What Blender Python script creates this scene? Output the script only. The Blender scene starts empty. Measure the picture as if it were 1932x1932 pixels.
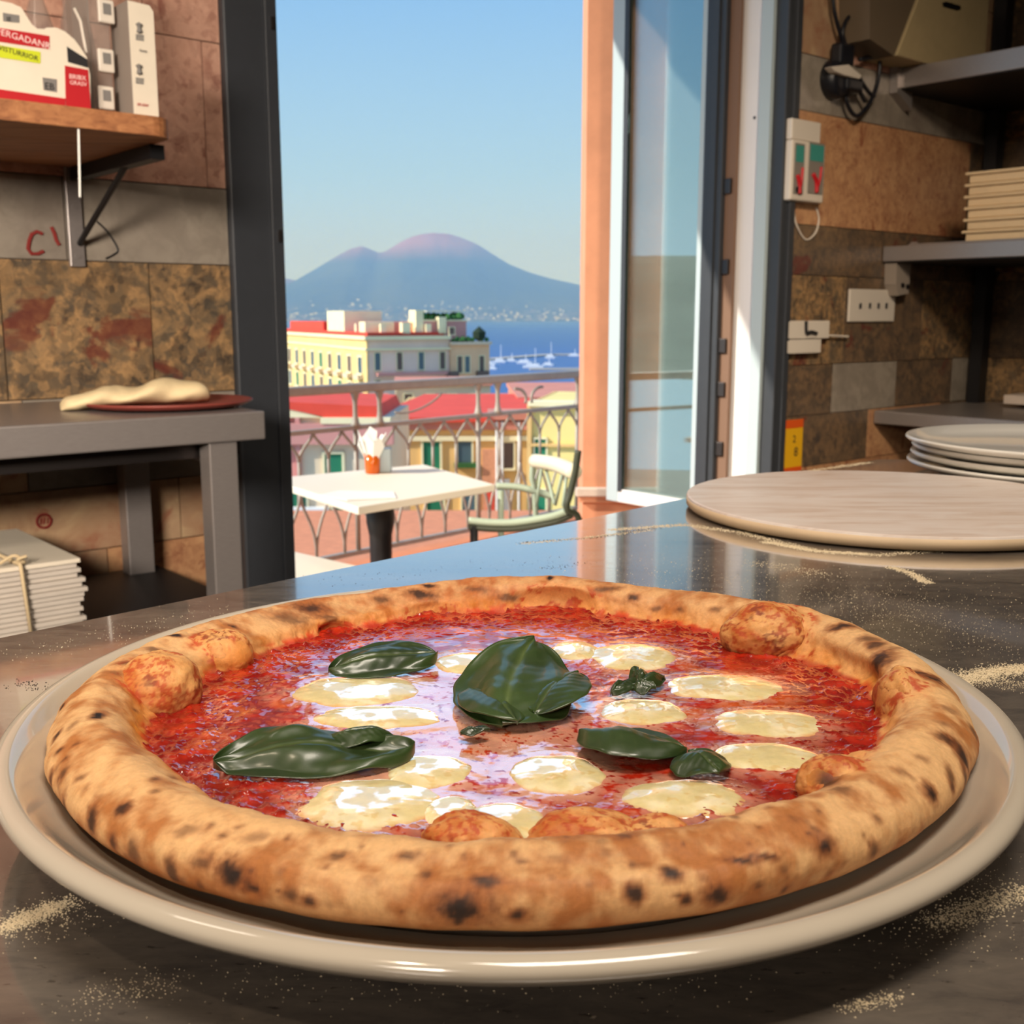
import bpy, bmesh, math, random
import numpy as np
from mathutils import Vector, Matrix
from mathutils.bvhtree import BVHTree
random.seed(7); rng = np.random.default_rng(7)
scene = bpy.context.scene
C = scene.collection

# ------------------------------------------------------------------ camera
FPX, HY, CZ = 2100.0, 595.0, 1.1045          # focal length in px of a 1932 px frame, horizon row, eye height
TH = math.atan((966 - HY) / FPX)
cam_d = bpy.data.cameras.new('camera'); cam = bpy.data.objects.new('camera', cam_d); C.objects.link(cam)
cam.location = (0, 0, CZ); cam.rotation_euler = (math.pi/2 - TH, 0, 0)
cam_d.sensor_width = 36; cam_d.lens = 36 * FPX / 1932
cam_d.clip_start = 0.01; cam_d.clip_end = 60000
cam_d.dof.use_dof = True; cam_d.dof.focus_distance = 0.42; cam_d.dof.aperture_fstop = 32
scene.camera = cam
# ------------------------------------------------------------------ colour management
vs = scene.view_settings
vs.view_transform = 'Standard'; vs.look = 'None'; vs.gamma = 1; vs.exposure = 0.0
try: vs.use_curve_mapping = False
except Exception: pass
scene.cycles.max_bounces = 6; scene.cycles.diffuse_bounces = 3; scene.cycles.glossy_bounces = 4
scene.cycles.transmission_bounces = 4; scene.cycles.transparent_max_bounces = 8; scene.cycles.volume_bounces = 0
scene.cycles.caustics_reflective = False; scene.cycles.caustics_refractive = False
scene.cycles.sample_clamp_indirect = 4
# ------------------------------------------------------------------ sky
world = bpy.data.worlds.new('sky'); scene.world = world; world.use_nodes = True
nt = world.node_tree; nt.nodes.clear()
wo = nt.nodes.new('ShaderNodeOutputWorld'); bg = nt.nodes.new('ShaderNodeBackground')
tc = nt.nodes.new('ShaderNodeTexCoord'); sx = nt.nodes.new('ShaderNodeSeparateXYZ'); cr = nt.nodes.new('ShaderNodeValToRGB')
nt.links.new(tc.outputs['Generated'], sx.inputs[0]); nt.links.new(sx.outputs['Z'], cr.inputs[0])
SKY = [(0.0, (.62, .84, 1.0)), (.04, (.58, .80, .98)), (.12, (.43, .69, .90)), (.27, (.265, .53, .88)), (.5, (.23, .48, .9)), (1, (.16, .37, .8))]
els = cr.color_ramp.elements
els[0].position = SKY[0][0]; els[0].color = (*SKY[0][1], 1); els[1].position = 1; els[1].color = (*SKY[-1][1], 1)
for p, c in SKY[1:-1]:
    e = els.new(p); e.color = (*c, 1)
nt.links.new(cr.outputs[0], bg.inputs[0]); nt.links.new(bg.outputs[0], wo.inputs[0]); bg.inputs[1].default_value = 1.0
# ------------------------------------------------------------------ sun, room lamps and an added fill light
SUNDIR = Vector((-.95, -.31, 0)).normalized() * math.cos(math.radians(32)) + Vector((0, 0, math.sin(math.radians(32))))
sd = bpy.data.lights.new('sun', 'SUN'); sd.energy = 5.4; sd.angle = .009; sd.color = (1, .93, .8)
sun = bpy.data.objects.new('sun', sd); C.objects.link(sun)
sun.rotation_euler = SUNDIR.to_track_quat('Z', 'Y').to_euler()
def area(name, loc, target, size, energy, color, sizey=None, spread=None):
    l = bpy.data.lights.new(name, 'AREA'); l.energy = energy; l.color = color; l.size = size
    if sizey: l.shape = 'RECTANGLE'; l.size_y = sizey
    if spread: l.spread = math.radians(spread)
    o = bpy.data.objects.new(name, l); C.objects.link(o); o.location = loc
    o.rotation_euler = (Vector(loc) - Vector(target)).to_track_quat('Z', 'Y').to_euler(); return o
area('room_lamp_over_counter', (.30, .05, 2.75), (.1, .5, .95), .8, 29, (1, .88, .74), .5)
area('room_lamp_spot', (-.55, -.6, 2.9), (-.1, .4, .95), .10, 9, (1, .80, .58))
area('added_fill_on_table', (-.8, -1.5, 1.85), (-1.2, 2.3, 1.0), .8, 26, (1, .87, .74), .5, 62)  # fill added behind the camera to brighten the steel table and left wall
area('room_lamp_by_shelf', (-1.2, 1.0, 2.95), (-1.3, 2.2, 1.1), .5, 7, (1, .86, .70))
area('room_lamp_by_rack', (1.0, 1.0, 2.95), (1.1, 3.4, 1.3), .4, 20, (1, .82, .62), None, 70)

# ------------------------------------------------------------------ frames of reference
W = Vector((.765, .644, 0)).normalized(); N = Vector((-W.y, W.x, 0))     # along the window wall / out of the room
def pray(px, py):
    u = (px - 966) / FPX; v = -(py - 966) / FPX
    return Vector((u, math.cos(TH) + v * math.sin(TH), v * math.cos(TH) - math.sin(TH)))
CAM = Vector((0, 0, CZ))
def onz(px, py, z):
    r = pray(px, py); return CAM + r * ((z - CZ) / r.z)
def atY(px, py, Y):
    r = pray(px, py); return CAM + r * (Y / r.y)
P0 = onz(500, 775, .90) + .60 * N; P0.z = 0
def L(s, d, z): return P0 + W * s + N * d + Vector((0, 0, z))
def loc(p): q = p - P0; return Vector((q.dot(W), q.dot(N), p.z))
def ond(px, py, d):
    r = pray(px, py); return loc(CAM + r * (((P0 - CAM).dot(N) + d) / r.dot(N)))
def ons(px, py, s):
    r = pray(px, py); return loc(CAM + r * (((P0 - CAM).dot(W) + s) / r.dot(W)))
ID = lambda x, y, z: Vector((x, y, z))

# ------------------------------------------------------------------ materials
def lin(c):
    f = lambda v: v/12.92 if v <= .04045 else ((v+.055)/1.055)**2.4
    return tuple(f(x/255) for x in c) + (1,)
class Mat:
    def __init__(s, name):
        s.m = bpy.data.materials.new(name); s.m.use_nodes = True; s.n = s.m.node_tree; s.n.nodes.clear()
        s.out = s.new('OutputMaterial'); s.b = s.new('BsdfPrincipled'); s.link(s.b.outputs[0], s.out.inputs[0])
    def new(s, t): return s.n.nodes.new('ShaderNode' + t)
    def link(s, a, b): s.n.links.new(a, b)
    def set(s, **k):
        for a, v in k.items(): s.b.inputs[a.replace('_', ' ')].default_value = v
        return s
    def coords(s, scale=1, rnd=True, stretch=(1, 1, 1)):
        g = s.new('NewGeometry') if rnd != 'obj' else s.new('TexCoord')
        src = g.outputs['Position'] if rnd != 'obj' else g.outputs['Object']
        m = s.new('Mapping'); m.inputs['Scale'].default_value = tuple(scale*k for k in stretch); s.link(src, m.inputs[0])
        if rnd is True:
            oi = s.new('ObjectInfo'); mu = s.new('Math'); mu.operation = 'MULTIPLY'; mu.inputs[1].default_value = 37
            s.link(oi.outputs['Random'], mu.inputs[0]); cx = s.new('CombineXYZ')
            for i in range(3): s.link(mu.outputs[0], cx.inputs[i])
            s.link(cx.outputs[0], m.inputs['Location'])
        return m.outputs[0]
    def noise(s, vec, scale, detail=4, rough=.6, dist=0):
        t = s.new('TexNoise'); s.link(vec, t.inputs['Vector'])
        t.inputs['Scale'].default_value = scale; t.inputs['Detail'].default_value = detail
        t.inputs['Roughness'].default_value = rough; t.inputs['Distortion'].default_value = dist
        return t.outputs[0]
    def ramp(s, fac, stops):
        r = s.new('ValToRGB'); s.link(fac, r.inputs[0]); e = r.color_ramp.elements
        e[0].position = stops[0][0]; e[0].color = stops[0][1]; e[1].position = stops[-1][0]; e[1].color = stops[-1][1]
        for p, c in stops[1:-1]:
            x = e.new(p); x.color = c
        return r.outputs[0]
    def mix(s, fac, a, b, mode='MIX'):
        m = s.new('Mix'); m.data_type = 'RGBA'; m.blend_type = mode
        if hasattr(fac, 'links') or hasattr(fac, 'is_linked'): s.link(fac, m.inputs[0])
        else: m.inputs[0].default_value = fac
        for i, v in ((6, a), (7, b)):
            if isinstance(v, tuple): m.inputs[i].default_value = v
            else: s.link(v, m.inputs[i])
        return m.outputs[2]
    def bump(s, h, strength=.3, dist=.002):
        b = s.new('Bump'); b.inputs['Strength'].default_value = strength; b.inputs['Distance'].default_value = dist
        s.link(h, b.inputs['Height']); s.link(b.outputs[0], s.b.inputs['Normal']); return b
    def color(s, c): s.link(c, s.b.inputs['Base Color']); return s
def plain(name, rgb, rough=.5, metal=0, var=.0, scale=20, bump=0, coat=0, rnd=False, stretch=(1,1,1), spec=.5):
    m = Mat(name); m.set(Roughness=rough, Metallic=metal, Coat_Weight=coat); m.b.inputs['Specular IOR Level'].default_value = spec
    c = lin(rgb); v = m.coords(1, rnd, stretch); n = m.noise(v, scale, 5)
    if var: m.color(m.ramp(n, [(.3, tuple(x*(1-var) for x in c[:3])+(1,)), (.7, tuple(min(1, x*(1+var)) for x in c[:3])+(1,))]))
    else: m.b.inputs['Base Color'].default_value = c
    if bump: m.bump(n, bump)
    return m.m
def marble(name, cols, scale, veins=None, rough=.25, veincol=(90, 35, 30), clast=0):
    m = Mat(name); m.set(Roughness=rough)
    v = m.coords(1, True); a = m.noise(v, scale, 6, .62, .5)
    n = len(cols); stops = [(.28 + .44*i/(n-1), lin(k)) for i, k in enumerate(cols)]
    c = m.ramp(a, stops); b = m.noise(v, scale*3.2, 5, .65, .5)
    if clast:                                   # broken stone fragments in a finer ground
        w = m.noise(v, scale*1.6, 4, .6); ad = m.new('VectorMath'); ad.operation = 'MULTIPLY_ADD'; ad.inputs[1].default_value = (.05, .05, .05)
        nn = m.new('TexNoise'); nn.inputs['Scale'].default_value = scale*1.5; nn.inputs['Detail'].default_value = 4; m.link(v, nn.inputs['Vector'])
        m.link(nn.outputs['Color'], ad.inputs[0]); m.link(v, ad.inputs[2])
        for sc_, fac_ in ((clast, .75), (clast*3.1, .55)):
            vo = m.new('TexVoronoi'); vo.inputs['Scale'].default_value = sc_; m.link(ad.outputs[0], vo.inputs['Vector']); sp = m.new('SeparateColor'); m.link(vo.outputs['Color'], sp.inputs[0])
            cc = m.ramp(sp.outputs[0], [(.05 + .9*i/(n-1), lin(k)) for i, k in enumerate(cols)])
            mk = m.ramp(b, [(.40, (0, 0, 0, 1)), (.56, (fac_, fac_, fac_, 1))]); c = m.mix(mk, c, cc)
    else:
        c = m.mix(m.ramp(b, [(.42, (0, 0, 0, 1)), (.62, (.75, .75, .75, 1))]), c, lin(cols[0]))
    if veins:
        d = m.noise(v, veins, 5, .6, .8)
        c = m.mix(m.ramp(d, [(.60, (0, 0, 0, 1)), (.66, (.75, .75, .75, 1))]), c, lin(veincol))
    m.color(c); m.bump(b, .08, .001); return m.m
M = {}
M['pink'] = marble('pink_breccia_marble', [(182, 140, 120), (212, 166, 144), (196, 150, 128), (150, 102, 88)], 9, 9, .3, (138, 82, 70), 18)
M['grey'] = marble('grey_marble', [(132, 122, 110), (154, 144, 130), (142, 132, 120), (120, 108, 98)], 4, None)
M['brown'] = marble('brown_breccia_marble', [(78, 72, 64), (104, 90, 72), (170, 134, 92), (66, 58, 50), (120, 98, 72)], 9, 5, .3, (104, 46, 38), 17)
M['dark'] = marble('dark_breccia_marble', [(72, 62, 54), (92, 78, 64), (128, 102, 76), (78, 68, 60)], 10, 6, .3, (100, 44, 40), 15)
M['cream'] = marble('veined_cream_marble', [(172, 140, 110), (190, 160, 124), (165, 128, 98), (150, 96, 74)], 6, 5, .3, (150, 80, 60))
M['orange'] = marble('orange_breccia_marble', [(168, 122, 88), (200, 154, 112), (182, 134, 96), (146, 96, 70)], 9, 8, .3, (136, 74, 52), 20)
M['grout'] = plain('grout', (92, 78, 66), .9)
M['plaster'] = plain('warm_plaster', (196, 176, 150), .85, var=.08, scale=6)
M['ceil'] = plain('ceiling_paint', (190, 182, 170), .9)
M['floor'] = plain('dark_floor', (88, 78, 70), .5, var=.15, scale=4)
M['anthracite'] = plain('anthracite_aluminium', (52, 55, 60), .45, .0, var=.05, scale=30)
M['whitepaint'] = plain('white_painted_wood', (226, 222, 220), .5, var=.02, scale=5)
M['palealu'] = plain('pale_grey_aluminium', (176, 190, 194), .4)
M['steel'] = plain('brushed_steel', (160, 152, 148), .34, .55, var=.06, scale=60, stretch=(1, 1, 8))
M['steeldark'] = plain('dark_steel', (84, 78, 76), .45, 1)
M['black'] = plain('black_metal', (14, 13, 16), .5)
M['blackplastic'] = plain('black_plastic', (16, 18, 26), .4)
M['orangewall'] = plain('orange_stucco', (222, 156, 120), .9, var=.10, scale=5, bump=.3)
M['ledge'] = plain('pale_stone_ledge', (222, 205, 190), .8, var=.05)
M['wood'] = None
m = Mat('pine_wood'); m.set(Roughness=.55)
v = m.coords(1, 'obj', (1, 1, 1)); w = m.noise(v, 3.5, 3, .5, .4)
st = m.new('Mapping'); st.inputs['Scale'].default_value = (3, 40, 60); st.inputs['Rotation'].default_value = (0, 0, math.atan2(W.y, W.x)); m.link(m.coords(1, 'obj'), st.inputs[0])
g = m.noise(st.outputs[0], 1.2, 5, .6, .6)
m.color(m.ramp(g, [(.25, lin((120, 72, 44))), (.5, lin((164, 108, 68))), (.75, lin((186, 130, 84)))])); m.bump(g, .1, .001); M['wood'] = m.m
# glazing of the open leaf: a clear pane with a reflective coating
m = Mat('window_glass'); tr = m.new('BsdfTransparent'); tr.inputs[0].default_value = (.86, .95, .92, 1)
gl = m.new('BsdfGlossy'); gl.inputs['Roughness'].default_value = .01; gl.inputs[0].default_value = (.9, .97, 1, 1)
mx = m.new('MixShader'); lw = m.new('LayerWeight'); lw.inputs[0].default_value = .35
mp = m.new('MapRange'); mp.inputs[3].default_value = .12; mp.inputs[4].default_value = .7; m.link(lw.outputs['Fresnel'], mp.inputs[0])
m.link(mp.outputs[0], mx.inputs[0]); m.link(tr.outputs[0], mx.inputs[1]); m.link(gl.outputs[0], mx.inputs[2]); m.link(mx.outputs[0], m.out.inputs[0]); M['pane'] = m.m
# polished dark slate worktop
m = Mat('dark_slate_worktop'); v = m.coords(1, False)
stv = m.new('Mapping'); stv.inputs['Scale'].default_value = (1.1, 3.2, 1); stv.inputs['Rotation'].default_value = (0, 0, .25); m.link(v, stv.inputs[0])
a = m.noise(stv.outputs[0], 5, 9, .68, .7); f = m.noise(stv.outputs[0], 46, 7, .7, .5)
base = m.ramp(a, [(.28, lin((54, 50, 48))), (.5, lin((74, 69, 65))), (.72, lin((98, 91, 84)))])
base = m.mix(m.ramp(f, [(.35, (.0, .0, .0, 1)), (.75, (.5, .5, .5, 1))]), base, lin((118, 108, 96)))
sp = m.noise(v, 260, 3, .6); base = m.mix(m.ramp(sp, [(.70, (0, 0, 0, 1)), (.76, (.55, .55, .55, 1))]), base, lin((186, 172, 150)))
dp = m.noise(stv.outputs[0], 120, 4, .65); base = m.mix(m.ramp(dp, [(.63, (0, 0, 0, 1)), (.70, (.8, .8, .8, 1))]), base, lin((34, 30, 28)))
m.color(base); rr = m.ramp(f, [(.3, (.07, .07, .07, 1)), (.75, (.20, .20, .20, 1))]); m.link(rr, m.b.inputs['Roughness'])
m.set(IOR=1.6); bp_ = m.bump(f, .05, .0006)
lw_ = m.new('LayerWeight'); lw_.inputs[0].default_value = .5; pw_ = m.new('Math'); pw_.operation = 'POWER'; pw_.inputs[1].default_value = 3.6; m.link(lw_.outputs['Facing'], pw_.inputs[0])
ml_ = m.new('Math'); ml_.operation = 'MULTIPLY'; ml_.inputs[1].default_value = 1.0; m.link(pw_.outputs[0], ml_.inputs[0])
g2_ = m.new('BsdfGlossy'); g2_.inputs['Roughness'].default_value = .04; m.link(ml_.outputs[0], g2_.inputs[0]); ad_ = m.new('AddShader'); m.link(m.b.outputs[0], ad_.inputs[0]); m.link(g2_.outputs[0], ad_.inputs[1]); m.link(ad_.outputs[0], m.out.inputs[0]); M['slate'] = m.m
M['ceramic'] = plain('glazed_ceramic', (186, 176, 160), .12, var=.02, scale=30, coat=.5)
M['ceramicwhite'] = plain('white_glazed_ceramic', (240, 237, 228), .15, coat=.5)
m = Mat('pale_stone_slab'); v = m.coords(1, False, (6, 30, 6)); a = m.noise(v, 1.6, 6, .65, .8)
m.color(m.ramp(a, [(.3, lin((206, 182, 164))), (.5, lin((228, 214, 204))), (.7, lin((236, 227, 220)))])); m.set(Roughness=.3); M['slab'] = m.m
M['slabedge'] = plain('stone_edge', (214, 188, 154), .6, var=.08)
M['flour'] = plain('flour', (220, 203, 170), .95)
M['crumb'] = plain('dark_crumbs', (48, 34, 28), .9)
M['dough'] = plain('floured_dough', (226, 204, 160), .8, var=.08, scale=25, bump=.2)
M['trayred'] = plain('brick_red_tray', (136, 62, 52), .55, var=.08)
M['cardw'] = plain('white_card', (222, 210, 190), .7, var=.03)
M['cardgrey'] = plain('grey_white_cardboard', (190, 180, 168), .8, var=.07, scale=14)
M['string'] = plain('beige_string', (200, 178, 140), .9)
M['red'] = plain('red_print', (176, 14, 26), .6)
M['redfaint'] = plain('faded_red_print', (176, 96, 84), .7)
M['lime'] = plain('lime_print', (196, 206, 30), .6)
M['ink'] = plain('black_ink', (28, 26, 28), .7)
M['greyink'] = plain('grey_ink', (120, 116, 112), .7)
M['whiteink'] = plain('white_ink', (232, 206, 200), .7)
M['redwall'] = plain('red_wall_marking', (132, 36, 30), .8)
M['clearbox'] = None
m = Mat('smoky_clear_plastic'); m.set(Roughness=.08, Transmission_Weight=.0); m.b.inputs['Base Color'].default_value = lin((150, 140, 132)); m.b.inputs['Alpha'].default_value = .38; M['clearbox'] = m.m
M['greybox'] = plain('grey_card', (142, 130, 120), .7)
M['plwhite'] = plain('white_plastic', (214, 204, 190), .45)
M['teal'] = plain('teal_print', (60, 140, 130), .5)
M['redp'] = plain('red_switch', (190, 24, 34), .4)
M['greyp'] = plain('grey_panel', (130, 124, 116), .4)
M['yellow'] = plain('yellow_label', (224, 170, 20), .6)
M['orangep'] = plain('orange_label_band', (214, 84, 20), .6)
M['creambox'] = plain('cream_enamel', (176, 158, 120), .5, var=.05)
M['boxcream'] = plain('cream_dough_tray', (226, 200, 160), .55, var=.04)
# outdoors
M['rail'] = plain('galvanised_rail', (168, 160, 148), .55, .2, var=.08)
M['tabletop'] = plain('white_tabletop', (238, 228, 208), .6)
M['iron'] = plain('black_cast_iron', (24, 22, 24), .5)
M['chairgreen'] = plain('pale_green_painted_frame', (168, 182, 160), .5)
M['chairdark'] = plain('dark_green_painted_frame', (56, 60, 44), .5)
M['amber'] = plain('amber_glass', (214, 96, 20), .15)
M['napkin'] = plain('white_paper', (240, 238, 230), .8)
M['terracotta'] = plain('terracotta_paving', (222, 140, 98), .9, var=.10, scale=3)
M['sea'] = None
m = Mat('sea_water'); v = m.coords(1, False); n1 = m.noise(v, .02, 6, .6)
m.b.inputs['Base Color'].default_value = (.018, .10, .32, 1); m.set(Roughness=.35); m.b.inputs['Specular IOR Level'].default_value = .25; m.bump(n1, .2, 3); M['sea'] = m.m
def faade(name, c, var=.06): return plain(name, c, .9, var=var, scale=.35)
M['yel'] = faade('yellow_stucco', (238, 206, 138)); M['ochre'] = faade('ochre_stucco', (238, 192, 122))
M['brightyel'] = faade('bright_yellow_stucco', (248, 222, 140)); M['pinkst'] = faade('pink_stucco', (214, 150, 140))
M['greyst'] = faade('grey_mauve_stucco', (240, 210, 188)); M['tan'] = faade('tan_stucco', (242, 196, 152))
M['beige'] = faade('beige_stucco', (230, 208, 176)); M['redroof'] = plain('red_roof_coating', (232, 78, 58), .85, var=.08, scale=.8)
M['pinkroof'] = plain('faded_red_roof', (214, 138, 116), .85, var=.1, scale=.8)
M['shutter'] = plain('green_shutters', (26, 120, 84), .6); M['winblue'] = plain('window_glass_far', (74, 96, 104), .2)
M['windark'] = plain('shuttered_window', (104, 84, 74), .5); M['plants'] = plain('terrace_planting', (60, 110, 52), .9, var=.4, scale=1)
M['cream2'] = faade('cream_render', (250, 236, 190)); M['quay'] = plain('quay_stone', (200, 188, 168), .9)
M['boat'] = plain('white_hull', (240, 240, 238), .4); M['land'] = plain('city_ground', (150, 140, 120), .9, var=.2, scale=.05)
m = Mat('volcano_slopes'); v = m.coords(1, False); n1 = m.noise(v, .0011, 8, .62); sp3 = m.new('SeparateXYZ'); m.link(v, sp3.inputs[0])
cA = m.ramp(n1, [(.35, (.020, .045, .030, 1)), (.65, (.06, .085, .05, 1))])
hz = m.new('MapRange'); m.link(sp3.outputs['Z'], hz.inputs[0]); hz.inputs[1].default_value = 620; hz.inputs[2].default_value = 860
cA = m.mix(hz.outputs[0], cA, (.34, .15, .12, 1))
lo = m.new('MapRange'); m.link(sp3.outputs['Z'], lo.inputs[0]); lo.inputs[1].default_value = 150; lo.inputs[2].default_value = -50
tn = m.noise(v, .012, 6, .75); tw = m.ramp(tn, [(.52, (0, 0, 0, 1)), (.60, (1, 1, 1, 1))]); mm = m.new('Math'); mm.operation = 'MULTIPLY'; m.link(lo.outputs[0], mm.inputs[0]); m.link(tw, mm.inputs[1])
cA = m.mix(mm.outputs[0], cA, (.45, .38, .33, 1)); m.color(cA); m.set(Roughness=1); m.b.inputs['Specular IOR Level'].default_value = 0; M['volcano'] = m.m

# ------------------------------------------------------------------ geometry helpers
class MB:
    def __init__(s): s.v = []; s.f = []
    def box(s, x0, x1, y0, y1, z0, z1, T=ID):
        b = len(s.v)
        for z in (z0, z1):
            for x, y in ((x0, y0), (x1, y0), (x1, y1), (x0, y1)): s.v.append(T(x, y, z))
        for f in ((3, 2, 1, 0), (4, 5, 6, 7), (0, 1, 5, 4), (1, 2, 6, 5), (2, 3, 7, 6), (3, 0, 4, 7)): s.f.append([b+i for i in f])
        return s
    def prism(s, pts, T, a, b):                       # pts in 2D; T(p0, p1, h): extruded from a to b
        n = len(pts); o = len(s.v)
        s.v += [T(p[0], p[1], a) for p in pts] + [T(p[0], p[1], b) for p in pts]
        s.f.append([o+i for i in range(n)][::-1]); s.f.append([o+n+i for i in range(n)])
        for i in range(n): s.f.append([o+i, o+(i+1) % n, o+n+(i+1) % n, o+n+i])
        return s
    def tube(s, path, r, seg=8, closed=False):
        path = [Vector(p) for p in path]; n = len(path); o = len(s.v); up = None
        for i, p in enumerate(path):
            a = path[(i-1) % n] if closed or i else p; c = path[(i+1) % n] if closed or i < n-1 else p
            t = (c-a).normalized()
            if up is None: up = Vector((0, 0, 1)) if abs(t.z) < .9 else Vector((1, 0, 0))
            x = t.cross(up).normalized(); up = x.cross(t).normalized()
            rr = r[i] if isinstance(r, (list, tuple)) else r
            for k in range(seg):
                q = 2*math.pi*k/seg; s.v.append(p + x*math.cos(q)*rr + up*math.sin(q)*rr)
        for i in range(n if closed else n-1):
            j = (i+1) % n
            for k in range(seg):
                k2 = (k+1) % seg; s.f.append([o+i*seg+k, o+i*seg+k2, o+j*seg+k2, o+j*seg+k])
        if not closed:
            s.f.append([o+k for k in range(seg)]); s.f.append([o+(n-1)*seg+k for k in range(seg)][::-1])
        return s
    def lathe(s, prof, c, seg=48, T=None):
        o = len(s.v); n = len(prof)
        for k in range(seg):
            q = 2*math.pi*k/seg
            for r, z in prof: s.v.append(Vector((c[0]+r*math.cos(q), c[1]+r*math.sin(q), c[2]+z)))
        for k in range(seg):
            k2 = (k+1) % seg
            for i in range(n-1): s.f.append([o+k*n+i, o+k2*n+i, o+k2*n+i+1, o+k*n+i+1])
        if prof[0][0] > 1e-6: s.f.append([o+k*n for k in range(seg)][::-1])
        if prof[-1][0] > 1e-6: s.f.append([o+k*n+n-1 for k in range(seg)])
        return s
    def build(s, name, mat, parent=None, smooth=False, bevel=0, origin=None):
        if origin is None:
            if parent is not None: origin = parent['_o'] if '_o' in parent else (0, 0, 0)
            else:
                xs = [p.x for p in s.v]; ys = [p.y for p in s.v]; origin = ((min(xs)+max(xs))/2, (min(ys)+max(ys))/2, min(p.z for p in s.v))
        org = Vector(origin)
        me = bpy.data.meshes.new(name); me.from_pydata([p-org for p in s.v], [], s.f)
        bm = bmesh.new(); bm.from_mesh(me); bmesh.ops.recalc_face_normals(bm, faces=bm.faces); bm.to_mesh(me); bm.free()
        if smooth: me.polygons.foreach_set('use_smooth', [True]*len(me.polygons))
        me.materials.append(M[mat] if isinstance(mat, str) else mat)
        o = bpy.data.objects.new(name, me); C.objects.link(o); WO[o.name] = org
        if parent is None: o.location = org
        else: o.parent = parent; o.location = org - WO[parent.name]
        if bevel:
            b = o.modifiers.new('bevel', 'BEVEL'); b.width = bevel; b.segments = 2; b.limit_method = 'ANGLE'
        o['_o'] = list(org)
        return o
WO = {}
def tag(o, label, cat, group=None, kind=None):
    o['label'] = label; o['category'] = cat
    if group: o['group'] = group
    if kind: o['kind'] = kind
    return o
def thing(name, label, cat, at, group=None):
    o = bpy.data.objects.new(name, None); C.objects.link(o); o.location = at; o.empty_display_size = .05
    WO[o.name] = Vector(at); o['_o'] = list(at); return tag(o, label, cat, group)
def struct(name, mb, mat, parent=None, **k):
    o = mb.build(name, mat, parent, **k)
    if parent is None: o['kind'] = 'structure'
    return o
def sroot(name, at):
    o = bpy.data.objects.new(name, None); C.objects.link(o); o.location = at; WO[o.name] = Vector(at); o['_o'] = list(at); o['kind'] = 'structure'; return o
def text(name, s, size, mat, origin, xdir, zdir, parent, align='LEFT', depth=.0004):
    cu = bpy.data.curves.new('t', 'FONT'); cu.body = s; cu.size = size; cu.align_x = align; cu.extrude = depth; cu.resolution_u = 2
    o = bpy.data.objects.new('t', cu); C.objects.link(o); bpy.context.view_layer.update()
    me = bpy.data.meshes.new_from_object(o.evaluated_get(bpy.context.evaluated_depsgraph_get())); bpy.data.objects.remove(o)
    x = Vector(xdir).normalized(); z = Vector(zdir).normalized(); y = x.cross(z)
    mat4 = Matrix((( x.x, z.x, -y.x, 0), (x.y, z.y, -y.y, 0), (x.z, z.z, -y.z, 0), (0, 0, 0, 1)))
    me.transform(mat4); me.materials.clear(); me.materials.append(M[mat]); me.name = name
    ob = bpy.data.objects.new(name, me); C.objects.link(ob); ob.parent = parent; ob.location = Vector(origin) - (WO[parent.name] if parent else Vector())
    WO[ob.name] = Vector(origin); return ob
def TW(s, z, d): return L(s, d, z)                     # prism in the plane of the wall, extruded through d

# numpy gradient noise
_perm = rng.permutation(256).astype(np.int64); _perm = np.concatenate([_perm, _perm, _perm])
_grad = rng.normal(size=(256, 3)); _grad /= np.linalg.norm(_grad, axis=1)[:, None]
def perlin(P):
    i = np.floor(P).astype(np.int64); f = P - i; i &= 255; u = f*f*f*(f*(f*6-15)+10); r = 0
    for dx in (0, 1):
        for dy in (0, 1):
            for dz in (0, 1):
                h = _perm[_perm[_perm[(i[:, 0]+dx) & 255] + ((i[:, 1]+dy) & 255)] + ((i[:, 2]+dz) & 255)]
                g = _grad[h]; dd = (g[:, 0]*(f[:, 0]-dx) + g[:, 1]*(f[:, 1]-dy) + g[:, 2]*(f[:, 2]-dz))
                w = (u[:, 0] if dx else 1-u[:, 0])*(u[:, 1] if dy else 1-u[:, 1])*(u[:, 2] if dz else 1-u[:, 2])
                r = r + w*dd
    return r*1.6
def fbm(P, freq, octv=4, gain=.5, off=0.0):
    r = 0; a = 1
    for k in range(octv): r = r + a*perlin(P*freq + off + 17.3*k); freq *= 2.03; a *= gain
    return r
def sstep(a, b, x): t = np.clip((x-a)/(b-a), 0, 1); return t*t*(3-2*t)
def npmesh(name, V, F, mat, parent, col=None, extra=None, smooth=True):
    me = bpy.data.meshes.new(name); org = WO[parent.name] if parent else Vector()
    me.vertices.add(len(V)); me.vertices.foreach_set('co', (V - np.array(org)).astype(np.float32).ravel())
    F = np.asarray(F); k = F.shape[1]; me.loops.add(F.size); me.polygons.add(len(F))
    me.loops.foreach_set('vertex_index', F.astype(np.int32).ravel()); me.polygons.foreach_set('loop_start', np.arange(0, F.size, k, dtype=np.int32))
    me.update(calc_edges=True); me.validate()
    me.polygons.foreach_set('use_smooth', [smooth]*len(me.polygons))
    if col is not None:
        a = me.color_attributes.new('col', 'FLOAT_COLOR', 'POINT'); cc = np.ones((len(V), 4), np.float32); cc[:, :3] = col; a.data.foreach_set('color', cc.ravel())
    if extra:
        for n, val in extra.items():
            a = me.attributes.new(n, 'FLOAT', 'POINT'); a.data.foreach_set('value', val.astype(np.float32))
    me.materials.append(mat); o = bpy.data.objects.new(name, me); C.objects.link(o)
    if parent: o.parent = parent; WO[o.name] = org
    return o
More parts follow.
